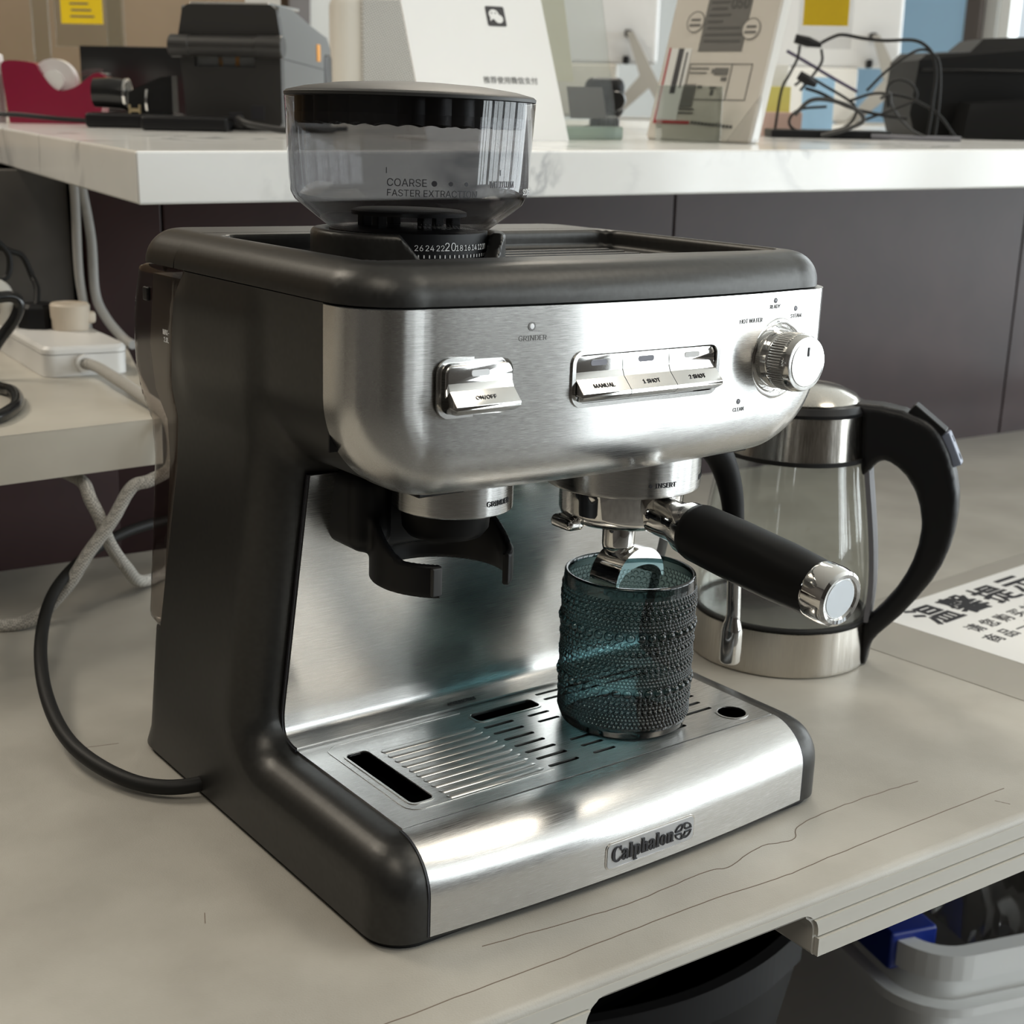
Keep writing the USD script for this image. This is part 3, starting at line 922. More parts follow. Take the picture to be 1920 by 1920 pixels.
def round_text(poly, R, a0, z, out, material, under):
    """Bends lettering round the hopper: x becomes arc length from the angle a0."""
    poly = poly.segmentize(0.002)
    v, f, _ = meshkit.arrays(poly3(poly, 0.0003))
    a = a0 + v[:, 0] / R
    rr = R + out + v[:, 2]
    return em.part("lettering", (np.stack([HX + rr * np.cos(a), HY + rr * np.sin(a), z + v[:, 1]], 1), f), material, smooth=False, under=under)


for i, t in enumerate(["26", "24", "22", "20", "18", "16", "14", "12", "10"]):
    h = 0.0042 if t == "20" else 0.0029
    gl = glyphs(t, h)
    a = math.radians(-116 + 7.7 * i)
    round_text(affinity.translate(gl, -gl.bounds[2] / 2, 0), 0.0425, a, 0.3292, 0.0001, "ink_pale", gd)
ticks = unary_union([sbox(0.00286 * k - 0.0003, 0, 0.00286 * k + 0.0003, 0.0016) for k in range(-1, 18)])
round_text(ticks, 0.0425, math.radians(-116), 0.3255, 0.0001, "ink_pale", gd)
hop = em.part("bean_hopper", lathe([(0.0410, 0.3375), (0.0440, 0.3392), (0.0550, 0.3475), (0.0606, 0.3520), (0.0628, 0.3560), (0.0638, 0.3640), (0.0660, 0.4040)], 120, (HX, HY, 0)), "smoked_clear", smooth=30, label="smoky clear bean hopper")
em.part("hopper_lining", lathe([(0.0400, 0.3385), (0.0535, 0.3490), (0.0590, 0.3535), (0.0612, 0.3590), (0.0640, 0.3960)], 120, (HX, HY, 0)), "smoked_thin", smooth=30, under=hop)
dish = lathe([(0, 0.3480), (0.028, 0.3480), (0.031, 0.3470), (0.031, 0.3450), (0, 0.3450)], 48, (HX, HY, 0))
posts = [rbox(HX + 0.024 * math.cos(a) - 0.003, HX + 0.024 * math.cos(a) + 0.003, HY + 0.024 * math.sin(a) - 0.003, HY + 0.024 * math.sin(a) + 0.003, 0.338, 0.346, 0.0008) for a in np.arange(6) * math.pi / 3 + 0.3]
em.part("bean_guard", cat(dish, *posts), "black_plastic", smooth=40, under=hop)
round_text(glyphs("COARSE", 0.0036), 0.0640, math.radians(-133), 0.3620, 0.0002, "ink_dark", hop)
round_text(glyphs("FASTER EXTRACTION", 0.0032), 0.0637, math.radians(-133), 0.3572, 0.0002, "ink_dark", hop)
round_text(glyphs("MEDIUM", 0.0032), 0.0640, math.radians(-84), 0.3620, 0.0002, "ink_dark", hop)
round_text(glyphs("SLOWER", 0.0030), 0.0637, math.radians(-56), 0.3580, 0.0002, "ink_pale", hop)
for k, rr in enumerate((0.0014, 0.0011, 0.0010)):
    round_text(Point(0, 0).buffer(rr), 0.0640, math.radians(-112 + 7.5 * k), 0.3636, 0.0002, "ink_dark", hop)
for a in (-133, -78):
    round_text(sbox(-0.0002, 0, 0.0002, 0.0028), 0.0642, math.radians(a), 0.3680, 0.0002, "ink_dark", hop)
ld = em.part("hopper_lid", lathe([(0, 0.4130), (0.020, 0.4127), (0.040, 0.4115), (0.056, 0.4093), (0.0648, 0.4072), (0.0662, 0.4060), (0.0660, 0.4045), (0.0640, 0.4040), (0, 0.4040)], 120, (HX, HY, 0)), "charcoal_plastic", smooth=35, label="matt black domed hopper lid")
sk_v = lathe([(0.0555, 0.4040), (0.0555, 0.3905), (0.0585, 0.3905), (0.0585, 0.4040)], 480, (0, 0, 0), "z", True)
sv = sk_v[0].copy()
aa, rr = np.arctan2(sv[:, 1], sv[:, 0]), np.hypot(sv[:, 0], sv[:, 1])
lobe = np.abs(np.sin(aa * 14))
sv[:, 2] += np.where(sv[:, 2] < 0.395, 0.0012 * lobe, 0)
sv[:, :2] *= (1 + np.where(rr > 0.057, 0.035 * lobe, 0))[:, None]
em.part("lid_skirt", (sv + [HX, HY, 0], sk_v[1]), "black_plastic", smooth=40, under=ld)

# grinder outlet: steel collar and the black cradle for the filter holder
GX, GY = 0.0610, 0.0490
em.part("grinder_collar", lathe([(0, 0.2003), (0.0305, 0.2003), (0.0316, 0.2011), (0.0317, 0.2022), (0.0317, 0.2350), (0, 0.2350)], 96, (GX, GY, 0)), "steel_ring", smooth=35)


def cyl_text(poly, R, a0, z, c, material, out=0.0001):
    poly = poly.segmentize(0.002)
    v, f, _ = meshkit.arrays(poly3(poly, 0.0003))
    a = a0 + v[:, 0] / R
    rr = R + out + v[:, 2]
    em.part("lettering", (np.stack([c[0] + rr * np.cos(a), c[1] + rr * np.sin(a), z + v[:, 1]], 1), f), material, smooth=False)


cyl_text(glyphs("GRINDER", 0.0028), 0.0317, math.radians(-92), 0.2062, (GX, GY), "ink_dark")
FX, FY = 0.0610, 0.0580


def fork_sd(X, Y, Z):
    r = np.hypot(X - FX, Y - FY)
    a = np.arctan2(X - FX, -(Y - FY))                 # 0 at the front, pi at the back
    top = 0.1760 + 0.030 * np.clip((np.abs(a) - 1.15) / 1.1, 0, 1) ** 1.3
    ring = sd_extrude(np.maximum(r - 0.0385, 0.0345 - r), np.maximum(Z - top, 0.1585 - Z), 0.0012)
    gap = np.maximum(0.60 - np.abs(a), -1) * 0.036
    d = np.maximum(ring, gap)
    back = sd_extrude(sd_box2(X, Y, FX - 0.031, FX + 0.030, 0.084, 0.128, 0.006), np.maximum(Z - 0.216, 0.1700 - Z), 0.004)
    left = sd_extrude(sd_box2(X, Y, FX - 0.0450, FX - 0.020, 0.070, 0.122, 0.010), np.maximum(Z - 0.218, 0.1720 - Z), 0.010)
    return smin(d, np.minimum(back, left), 0.004)


em.part("filter_cradle", nets(fork_sd, (FX - 0.05, FY - 0.045, 0.154), (FX + 0.045, 0.134, 0.221), 0.0016), "black_plastic", smooth=45, label="black fork that holds the filter under the grinder")
em.part("grinder_chute", lathe([(0, 0.184), (0.020, 0.184), (0.023, 0.188), (0.024, 0.201), (0, 0.201)], 48, (GX, GY + 0.006, 0)), "soft_black", smooth=40)
em.part("cradle_tip", rbox(FX - 0.0268, FX - 0.0208, 0.0262, 0.0292, 0.1600, 0.1752, 0.0008), "charcoal_plastic")

# brew group
UX, UY = 0.1800, 0.0500
em.part("brew_group", lathe([(0, 0.1985), (0.0428, 0.1985), (0.0443, 0.1994), (0.0446, 0.2008), (0.0446, 0.2400), (0, 0.2400)], 120, (UX, UY, 0)), "steel_ring", smooth=35, label="brushed steel brew group collar")
cyl_text(glyphs("INSERT", 0.0027), 0.0446, math.radians(-108), 0.2052, (UX, UY), "ink_dark")
cyl_text(Point(0, 0).buffer(0.0010), 0.0446, math.radians(-111.5), 0.2064, (UX, UY), "ink_dark")
cyl_text(glyphs("LOCK", 0.0025), 0.0446, math.radians(-54), 0.2052, (UX, UY), "ink_dark")
cyl_text(Polygon([(0, -0.0016), (0.0022, 0), (0, 0.0016)]), 0.0446, math.radians(-58), 0.2064, (UX, UY), "ink_dark")
em.part("head_underside", rbox(XL + 0.045, XR - 0.045, 0.020, 0.110, 0.2150, 0.2178, 0.001), "black_plastic")
# steam wand on the right
wd = em.part("steam_wand", tube([(0.3195, 0.0900, 0.140), (0.3215, 0.0890, 0.110), (0.3228, 0.0880, 0.078)], 0.0048, 16), "chrome", smooth=60)
em.part("wand_sleeve", tube([(0.262, 0.092, 0.215), (0.281, 0.091, 0.208), (0.3005, 0.0905, 0.192), (0.3130, 0.0902, 0.168), (0.3193, 0.0900, 0.140)], [0.0100, 0.0098, 0.0092, 0.0080, 0.0066], 18), "soft_black", smooth=60, under=wd)
em.part("wand_tip", lathe([(0, 0.0455), (0.0062, 0.0458), (0.0072, 0.0475), (0.0075, 0.0560), (0.0072, 0.0690), (0.0062, 0.0730), (0.0050, 0.0770), (0.0049, 0.0800), (0, 0.0800)], 36, (0.3226, 0.0882, 0)), "chrome", smooth=45, under=wd)
# mains lead
em.part("power_cord", tube([(0.060, 0.205, 0.012), (0.020, 0.195, 0.010), (-0.024, 0.183, 0.008), (-0.0545, 0.206, 0.0075), (-0.0710, 0.262, 0.013), (-0.0625, 0.336, 0.020), (-0.0370, 0.418, 0.030), (0.0000, 0.490, 0.040),
                            (0.0500, 0.545, 0.048), (0.105, 0.585, 0.050), (0.160, 0.600, 0.046), (0.21, 0.57, 0.024), (0.26, 0.50, 0.0055), (0.30, 0.42, 0.0055)], 0.0046, 16, 10), "black_rubber", smooth=60, label="thick black mains lead looping left")

# ------------------------------------------------------------------ filter holder locked into the group
pf = Thing("portafilter", "chrome portafilter with black handle locked under the steel brew group", "portafilter", (UX, UY, 0.141))
pf.part("filter_basket", lathe([(0, 0.1765), (0.0280, 0.1765), (0.0315, 0.1775), (0.0345, 0.1800), (0.0358, 0.1840), (0.0360, 0.1983), (0, 0.1983)], 96, (UX, UY, 0)), "chrome", smooth=35)
for s, (a, b) in enumerate(((-0.0335, 0.006), (0.0335, -0.006))):
    pf.part("lug", rbox(UX + a - 0.006, UX + a + 0.006, UY + b - 0.008, UY + b + 0.010, 0.1735, 0.1810, 0.0025), "chrome")
h0, h1 = np.array([UX, UY, 0.1895]), np.array([0.1745, -0.1190, 0.1765])
ha = (h1 - h0) / np.linalg.norm(h1 - h0)


def along(s):
    return h0 + ha * s


pf.part("handle_neck", lathe([(0, 0.030), (0.0120, 0.030), (0.0115, 0.042), (0.0118, 0.052), (0.0145, 0.058), (0.0150, 0.066), (0, 0.066)], 48, h0, ha), "chrome", smooth=40)
HL = np.linalg.norm(h1 - h0)
pf.part("handle", lathe([(0, 0.0620), (0.0130, 0.0620), (0.0152, 0.0640), (0.0160, 0.0680), (0.0164, 0.095), (0.0160, 0.130), (0.0146, HL - 0.014), (0, HL - 0.014)], 64, h0, ha), "soft_black", smooth=40)
ec = pf.part("end_cap", lathe([(0, HL - 0.0145), (0.0149, HL - 0.0145), (0.0152, HL - 0.0130), (0.0152, HL - 0.0050), (0.0143, HL - 0.0012), (0.0128, HL), (0.0110, HL - 0.0004), (0.0102, HL - 0.0014), (0, HL - 0.0014)], 64, h0, ha), "chrome", smooth=32)
plain("cap_disc", (0.72, 0.76, 0.80), 0.30, 0.6)
pf.part("cap_disc", lathe([(0, HL - 0.0010), (0.0096, HL - 0.0010), (0.0100, HL - 0.0016), (0, HL - 0.0018)], 48, h0, ha), "cap_disc", smooth=32, under=ec)
pf.part("spout_stem", lathe([(0, 0.157), (0.0070, 0.157), (0.0092, 0.1600), (0.0095, 0.1625), (0.0095, 0.1710), (0.0088, 0.1722), (0.0088, 0.1790), (0, 0.1790)], 48, (UX - 0.002, UY - 0.002, 0)), "chrome", smooth=40)
# twin spout: an arched gutter, open below
sx, sy, sz = UX + 0.0045, UY - 0.004, 0.1405
oa = [(0.0225 * math.cos(t), 0.0205 * math.sin(t)) for t in np.linspace(0, math.pi, 28)]
ia = [(0.0205 * math.cos(t), 0.0160 * math.sin(t)) for t in np.linspace(math.pi, 0, 28)]
gut = Polygon(oa + ia)
arch = man(poly3(gut, 0.020, (sx, sy + 0.010, sz), (1, 0, 0), (0, 0, 1)))
oa2 = [(0.0200 * math.cos(t), 0.0100 * math.sin(t)) for t in np.linspace(0, math.pi, 28)]
arch = arch + man(poly3(Polygon(oa + oa2[::-1]), 0.0016, (sx, sy - 0.0084, sz), (1, 0, 0), (0, 0, 1))) + man(poly3(Polygon(oa + oa2[::-1]), 0.0016, (sx, sy + 0.0100, sz), (1, 0, 0), (0, 0, 1)))
pf.part("twin_spout", xf(arch, rot("z", 10), np.array([sx, sy, 0]) - rot("z", 10) @ [sx, sy, 0]), "chrome", smooth=40)
plain("wet_coffee", (0.6, 0.6, 0.58), 0.05, 0.0, transmission_weight=0.9)

# ------------------------------------------------------------------ glass tumbler on the tray
tg = Thing("glass_tumbler", "dark teal hobnail glass tumbler standing on the drip tray under the spout", "glass", (0.1872, 0.0461, TZ))
GR, GH = 0.0386, 0.0920
NA, NZ = 900, 300
aa = np.arange(NA) * 2 * np.pi / NA
zz = np.linspace(0.0, GH, NZ)
rows = []                                    # (height, dot radius, how many)
zc = GH - 0.0075
pattern = [0.0011, 0.0011, 0.0016, 0.0016, 0.0011, 0.0009, 0.0009, 0.0026, 0.0014, 0.0009, 0.0016, 0.0009, 0.0009, 0.0011, 0.0016, 0.0014, 0.0009, 0.0009, 0.0009, 0.0026, 0.0011, 0.0014, 0.0009, 0.0014, 0.0009, 0.0009,
           0.0011, 0.0011]
zc += pattern[0]
for k, dr in enumerate(pattern):
    zc -= dr * 1.12
    rows.append((zc, dr, int(2 * np.pi * GR / (dr * 2.35)), 0.5 * (k % 2)))
    zc -= dr * 1.12
base_r = np.interp(zz, [0, 0.002, 0.006, GH - 0.004, GH], [GR - 0.0045, GR - 0.0015, GR, GR + 0.0002, GR - 0.0002])
DI = np.zeros((NZ, NA))
for zc, dr, cnt, ph in rows:
    if zc < 0.0035:
        continue
    da = (aa / (2 * np.pi) * cnt + ph) % 1.0 - 0.5
    dx = da * 2 * np.pi * GR / cnt
    q = dr * dr - dx[None, :] ** 2 - (zz[:, None] - zc) ** 2
    DI = np.maximum(DI, np.sqrt(np.maximum(q, 0)) * 0.85)
Rr = base_r[:, None] + DI
V = [np.stack([Rr * np.cos(aa), Rr * np.sin(aa), np.broadcast_to(zz[:, None], Rr.shape)], -1).reshape(-1, 3)]
inner = [(GR - 0.0006, GH + 0.0008), (GR - 0.0016, GH + 0.0010), (GR - 0.0024, GH + 0.0004), (GR - 0.0026, GH - 0.0014)]
for r, z in inner:
    V.append(np.stack([r * np.cos(aa), r * np.sin(aa), np.full(NA, z)], 1))
V.insert(0, np.stack([0.0001 * np.cos(aa), 0.0001 * np.sin(aa), np.full(NA, 0.0012)], 1))
V.insert(1, np.stack([(GR - 0.010) * np.cos(aa), (GR - 0.010) * np.sin(aa), np.full(NA, 0.0010)], 1))
nr = NZ + 2 + len(inner)
V = np.vstack(V)
i, j = np.meshgrid(np.arange(nr - 1), np.arange(NA), indexing="ij")
jn = (j + 1) % NA
Q = np.stack([i * NA + j, i * NA + jn, (i + 1) * NA + jn, (i + 1) * NA + j], -1).reshape(-1, 4)
tg.part("glass_body", (V + [0.1872, 0.0461, TZ + 0.0003], np.vstack([Q[:, [0, 1, 2]], Q[:, [0, 2, 3]]])), "teal_glass", smooth=True)

# ------------------------------------------------------------------ glass kettle to the right
KC = np.array([0.4678, 0.1743, 0.0])
kt = Thing("electric_kettle", "glass electric kettle with steel base and black loop handle, right of the machine", "kettle", KC)
brushed("kettle_steel", (0.60, 0.57, 0.52), 0.20, (900, 900, 14), bump=0.00002)
kt.part("base_ring", lathe([(0, 0.0), (0.0675, 0.0), (0.0692, 0.0012), (0.0696, 0.0040), (0.0690, 0.0200), (0.0684, 0.0350), (0.0660, 0.0362), (0, 0.0362)], 128, KC), "kettle_steel", smooth=35)
kt.part("heating_plate", lathe([(0, 0.0380), (0.0560, 0.0380), (0.0640, 0.0366), (0.0640, 0.0362), (0, 0.0362)], 96, KC), "polished_steel", smooth=35)
kt.part("seal_ring", lathe([(0.0640, 0.0360), (0.0682, 0.0360), (0.0684, 0.0378), (0.0676, 0.0388), (0.0640, 0.0388)], 128, KC, "z", True), "black_rubber", smooth=35)
gp = [(0.0668, 0.0385), (0.0680, 0.0520), (0.0680, 0.0650), (0.0666, 0.0850), (0.0640, 0.1060), (0.0602, 0.1300), (0.0568, 0.1500), (0.0552, 0.1620)]
kt.part("glass_wall", lathe(gp, 128, KC), "clear_glass", smooth=50)
kt.part("glass_lining", lathe([(r - 0.0024, z) for r, z in gp], 128, KC), "clear_glass", smooth=50)
kt.part("neck_seal", lathe([(0.0520, 0.1605), (0.0560, 0.1605), (0.0560, 0.1638), (0.0520, 0.1638)], 128, KC, "z", True), "black_rubber", smooth=35)
kt.part("steel_neck", lathe([(0.0540, 0.1638), (0.0546, 0.1638), (0.0535, 0.1780), (0.0522, 0.1955), (0.0510, 0.1955)], 128, KC), "kettle_steel", smooth=50)
kt.part("lid_rim", lathe([(0, 0.1960), (0.0528, 0.1960), (0.0532, 0.1985), (0.0505, 0.2030), (0, 0.2030)], 96, KC), "black_plastic", smooth=35)
kt.part("lid", lathe([(0.0465, 0.2025), (0.0470, 0.2045), (0.0440, 0.2080), (0.0340, 0.2125), (0.0200, 0.2150), (0, 0.2156)], 96, KC), "kettle_steel", smooth=50, label="domed steel kettle lid")
kt.part("lid_knob", lathe([(0, 0.2145), (0.011, 0.2150), (0.012, 0.2175), (0.009, 0.2200), (0, 0.2205)], 40, KC + [-0.006, 0.006, 0]), "polished_steel", smooth=50)
ha_ = math.radians(-60)
he, hn = np.array([math.cos(ha_), math.sin(ha_), 0]), np.array([-math.sin(ha_), math.cos(ha_), 0])
outer = [(0.0400, 0.2050), (0.0640, 0.2050), (0.0850, 0.2015), (0.1030, 0.1930), (0.1150, 0.1760), (0.1235, 0.1520), (0.1262, 0.1300), (0.1235, 0.1020), (0.1140, 0.0760), (0.0940, 0.0450), (0.0790, 0.0270), (0.0735, 0.0160), (0.0715, 0.0010)]
innr = [(0.0670, 0.0010), (0.0668, 0.0360), (0.0720, 0.0410), (0.0880, 0.0640), (0.0985, 0.0900), (0.1020, 0.1150), (0.0975, 0.1370), (0.0870, 0.1540), (0.0740, 0.1630), (0.0660, 0.1620), (0.0560, 0.1500), (0.0520, 0.1660), (0.0505, 0.1940)]
o2 = [tuple(p[:2]) for p in spline([(a, b, 0) for a, b in outer], 4)]
i2 = [tuple(p[:2]) for p in spline([(a, b, 0) for a, b in innr], 4)]
HPOLY = np.array(Polygon(o2 + i2).buffer(0).simplify(0.0003).exterior.coords)[:-1]


def handle_sd(X, Y, Z):
    A = (X - KC[0]) * he[0] + (Y - KC[1]) * he[1]
    B = (X - KC[0]) * hn[0] + (Y - KC[1]) * hn[1]
    w = np.abs(B) - (0.0115 + 0.0015 * np.clip((Z - 0.05) / 0.1, 0, 1))
    return sd_extrude(sd_poly(A, Z, HPOLY), w, 0.0058)


c0 = KC + he * 0.082
kh = kt.part("handle", nets(handle_sd, (c0[0] - 0.045, c0[1] - 0.058, -0.003), (c0[0] + 0.045, c0[1] + 0.058, 0.212), 0.0021), "black_plastic", smooth=50, label="black loop handle")
strip = [(0.0668 - (0.0118 * max(0, (z - 0.06)) / 0.1), z) for z in np.linspace(0.036, 0.158, 12)]
sp = []
for r, z in strip:
    rr = np.interp(z, [p[1] for p in gp], [p[0] for p in gp]) + 0.0022
    sp.append(KC + he * rr + [0, 0, z])
V = []
for p in sp:
    for b, q in ((-0.0105, -0.002), (0.0105, -0.002), (0.0105, 0.0018), (-0.0105, 0.0018)):
        V.append(p + hn * b + he * q)
F = []
for k in range(len(sp) - 1):
    for a in range(4):
        F.append([4 * k + a, 4 * k + (a + 1) % 4, 4 * k + 4 + (a + 1) % 4, 4 * k + 4 + a])
F += [[3, 2, 1, 0], [4 * len(sp) - 4, 4 * len(sp) - 3, 4 * len(sp) - 2, 4 * len(sp) - 1]]
plain("strap_grey", (0.16, 0.16, 0.18), 0.45)
kt.part("handle_strap", (np.array(V), np.array(F)), "strap_grey", smooth=30, under=kh)
# lid catch and switch on the handle's back


def on_handle(a, z, dirz, L, w, h, r=0.0012):
    """A rounded block lying on the handle: along the direction (a, z) in its plane."""
    t = np.array(dirz, float)
    t /= np.linalg.norm(t)
    n = np.array([t[1], -t[0]])
    if n[0] < 0:
        n = -n
    m = rbox(-L / 2, L / 2, -w / 2, w / 2, -h, h, r)
    v, f, _ = meshkit.arrays(m)
    M = np.stack([he * t[0] + np.array([0, 0, 1]) * t[1], hn, he * n[0] + np.array([0, 0, 1]) * n[1]], 0)
    return KC + he * a + np.array([0, 0, z]) + v @ M, f


kt.part("lid_catch", on_handle(0.0975, 0.1960, (1, -0.72), 0.030, 0.016, 0.0042), "black_plastic", under=kh)
plain("switch_grey", (0.22, 0.25, 0.33), 0.35)
kt.part("switch", on_handle(0.1160, 0.1765, (0.50, -1), 0.026, 0.013, 0.0040), "switch_grey", under=kh, label="grey rocker switch")
for zo, tx in ((0.0070, "I"), (-0.0070, "O")):
    c = np.array([0.1160, 0.1765]) + np.array([0.447, -0.894]) * (-zo)
    gl = glyphs(tx, 0.0045, bold=3)
    gl = affinity.translate(gl, -gl.bounds[2] / 2, -0.002)
    nn = he * 0.894 + np.array([0, 0, 0.447])
    kt.part("switch_mark", poly3(gl, 0.0003, KC + he * c[0] + np.array([0, 0, c[1]]) + nn * 0.0040, -hn, np.cross(nn, -hn)), "ink_dark", smooth=False, under=kh)
se = np.array([-0.62, 0.78, 0])
kt.part("spout", Manifold.batch_hull([Manifold.sphere(0.004, 16).translate(tuple(KC + se * a + np.array([-se[1], se[0], 0]) * b + [0, 0, z])) for a, b, z in ((0.048, -0.016, 0.172), (0.048, 0.016, 0.172), (0.046, -0.018, 0.192), (0.046, 0.018, 0.192), (0.070, 0, 0.193))]), "kettle_steel", smooth=40)

# ------------------------------------------------------------------ laminated notice lying on the table
nt = Thing("table_notice", "white laminated paper notice with bold black Chinese heading, taped flat on the table", "notice", (0.74, 0.08, 0.0))
plain("paper_white", (0.80, 0.80, 0.79), 0.45)
plain("film_sheet", (0.40, 0.38, 0.34), 0.22)
RN = rot("z", 4.0)
NO = np.array([0.5985, 0.1850, 0.0])


def onn(mesh):
    return xf(mesh, RN, NO)


nt.part("film", onn(rbox(-0.070, 0.330, -0.240, 0.022, 0.0001, 0.0004, 0.0001)), "film_sheet", smooth=False)
nt.part("paper", onn(rbox(0, 0.297, -0.215, 0, 0.0004, 0.0007, 0.0001)), "paper_white", smooth=False)
CJK = "Noto Sans CJK Regular.woff2"
try:
    glyphs("\u6e29", 0.04, CJK)
    for i, ch in enumerate("\u6e29\u99a8\u63d0\u793a"):
        gl = fit(glyphs(ch, 0.04, CJK, bold=2), 0.026 + 0.0485 * i, 0.069 + 0.0485 * i, -0.0520, -0.0120)
        nt.part("lettering", onn(poly3(gl, 0.0002, (0, 0, 0.0007))), "ink_dark", smooth=False)
    for j, (line, x, y, h) in enumerate((("\u8bf7\u60a8\u8d2d\u4e70\u524d\u8ba4\u771f\u6838\u5bf9", 0.036, -0.0800, 0.0180), ("\u5546\u54c1\u4e00\u7ecf\u552e\u51fa\u6982\u4e0d\u9000\u6362", 0.026, -0.1030, 0.0180))):
        for i, ch in enumerate(line):
            g0 = glyphs(ch, 0.018, CJK, bold=1)
            s = 0.0175 / 96 / (0.018 / (0.73 * 96))
            b = g0.bounds
            gl = affinity.translate(affinity.scale(g0, s * 1.0, s * 1.0, origin=(0, 0)), x + 0.0225 * i, y)
            nt.part("lettering", onn(poly3(gl, 0.0002, (0, 0, 0.0007))), "ink_dark", smooth=False)
except Exception as err:
    print("no chinese type:", err)

# ------------------------------------------------------------------ the reception counter behind: its own frame, a little askew
SO = np.array([0.0801, 0.5020, 0.3676])
SX = np.array([0.98988717, -0.1391785, 0.0274359])
SZ = np.array([-0.02978427, -0.01481806, 0.99944651])
SX = SX / np.linalg.norm(SX)
SZ = SZ - SX * (SZ @ SX)
SZ /= np.linalg.norm(SZ)
SYv = np.cross(SZ, SX)
SM = np.stack([SX, SYv, SZ], 1)


def sh_(mesh, yaw_=0.0, at=(0, 0, 0)):
    """From the frame of an object on the counter (turned clockwise by yaw_ and set down at (u, v, w)) to table coordinates."""
    v, f, _ = meshkit.arrays(mesh)
    return SO + (v @ rot("z", -yaw_).T + np.asarray(at, float)) @ SM.T, f


def P_(u, v, w=0.0):
    return SO + SM @ np.array([u, v, w], float)


n = {"g": ("geometry", {}), "n1": ("noise_texture", {"scale": 7.0, "detail": 7, "distortion": 1.0}), "a": ("math", {"math_type": "subtract", "value2": 0.5}), "b": ("math", {"math_type": "absolute"}),
     "n2": ("noise_texture", {"scale": 4.5, "detail": 2}), "ml": ("map_range", {"from_min": 0.0, "from_max": 0.035, "to_min": 1.0, "to_max": 0.0, "clamp": True}),
     "mm": ("map_range", {"from_min": 0.50, "from_max": 0.60, "to_min": 0.0, "to_max": 0.75, "clamp": True}), "k": ("math", {"math_type": "multiply"}),
     "n3": ("noise_texture", {"scale": 6.0, "detail": 5}), "r": ("rgb_ramp", {"ramp": [(0.35, (0.80, 0.80, 0.78)), (0.65, (0.87, 0.87, 0.855))]}),
     "x": ("mix", {"color2": (0.33, 0.34, 0.36)}), "p": ("principled_bsdf", {"roughness": 0.13})}
mat("veined_quartz", n, [("g.position", "n1.vector"), ("n1.fac", "a.value1"), ("a.value", "b.value1"), ("b.value", "ml.value"), ("g.position", "n2.vector"), ("n2.fac", "mm.value"), ("ml.result", "k.value1"), ("mm.result", "k.value2"),
                          ("g.position", "n3.vector"), ("n3.fac", "r.fac"), ("r.color", "x.color1"), ("k.value", "x.fac"), ("x.color", "p.base_color")])
speckled("maroon_lacquer", (0.030, 0.013, 0.013), (0.045, 0.020, 0.019), 8, rough=0.38, specular_ior_level=0.35)
speckled("grey_cloth", (0.055, 0.050, 0.045), (0.085, 0.078, 0.070), 12, rough=0.8)
rc = Thing("reception_counter", "dark lacquered reception counter with a thick white veined quartz top, behind the table", "counter", P_(1.2, 0.7, -1.1))
rc.part("quartz_top", sh_(rbox(0, 3.0, 0, 1.30, -0.040, 0, 0.0025, 12)), "veined_quartz", smooth=40, label="thick white veined quartz top")
PB = -0.36 - 0.74
for a, b, m in ((-0.80, 0.0500, "grey_cloth"), (0.0620, 0.1445, "maroon_lacquer"), (0.1470, 0.8312, "maroon_lacquer"), (0.8338, 1.5000, "maroon_lacquer"), (1.5030, 2.6, "maroon_lacquer")):
    rc.part("front_panel", sh_(rbox(a, b, 0.47 + (0.02 if a < 0 else 0), 0.49 + (0.02 if a < 0 else 0), PB, -0.0405, 0.0015)), m)
rc.part("carcass", sh_(rbox(-0.80, 2.6, 0.515, 1.20, PB, -0.045, 0.002)), "soft_black", smooth=False)


def on_counter(name, label, cat_, u, v, group=None):
    return Thing(name, label, cat_, P_(u, v, 0.0), group)


# red tape dispenser
td = on_counter("tape_dispenser", "dark red desktop tape dispenser at the left end of the quartz counter", "tape dispenser", 0.0906, 0.7372)
plain("dispenser_red", (0.27, 0.012, 0.045), 0.30, coat_weight=0.3)
prof = [(-0.052, 0.0), (0.060, 0.0), (0.058, 0.012), (0.0655, 0.040), (0.0665, 0.054), (0.060, 0.060), (0.050, 0.0585), (0.030, 0.044), (0.010, 0.039), (-0.002, 0.047), (-0.012, 0.062), (-0.0195, 0.0705), (-0.0545, 0.0715), (-0.0565, 0.05)]
pr_ = [tuple(p[:2]) for p in spline([(a, b, 0) for a, b in prof], 4)]
dp = Polygon(pr_).buffer(-0.002).buffer(0.002)
D25 = dict(yaw_=25, at=(0.0906, 0.7372, 0))
td.part("body", sh_(poly3(dp, 0.040, (0, 0.040, 0), (1, 0, 0), (0, 0, 1)), **D25), "dispenser_red", smooth=40)
plain("tape_clear_edge", (0.75, 0.72, 0.72), 0.25)
tr = td.part("tape_roll", sh_(lathe([(0.012, -0.010), (0.026, -0.010), (0.026, 0.010), (0.012, 0.010)], 48, (0.002, 0.020, 0.050), "y", True), **D25), "tape_clear_edge", label="white roll of tape")
td.part("axle", sh_(lathe([(0, -0.016), (0.0125, -0.016), (0.0125, 0.016), (0, 0.016)], 32, (0.002, 0.020, 0.050), "y"), **D25), "paper_white", under=tr)
td.part("tape_end", sh_(tube([(0.030, 0.020, 0.058), (0.045, 0.020, 0.062), (0.060, 0.020, 0.062)], 0.004, 6), **D25), "thin_film", under=tr)
td.part("cutter", sh_(rbox(0.060, 0.0672, 0.008, 0.032, 0.056, 0.0605, 0.0008), **D25), "polished_steel")
gl = glyphs("Tape", 0.006)
td.part("lettering", sh_(poly3(affinity.translate(gl, -0.046, 0.030), 0.0003, (0, 0.0, 0), (1, 0, 0), (0, 0, 1)), **D25), "ink_pale", smooth=False) if False else None
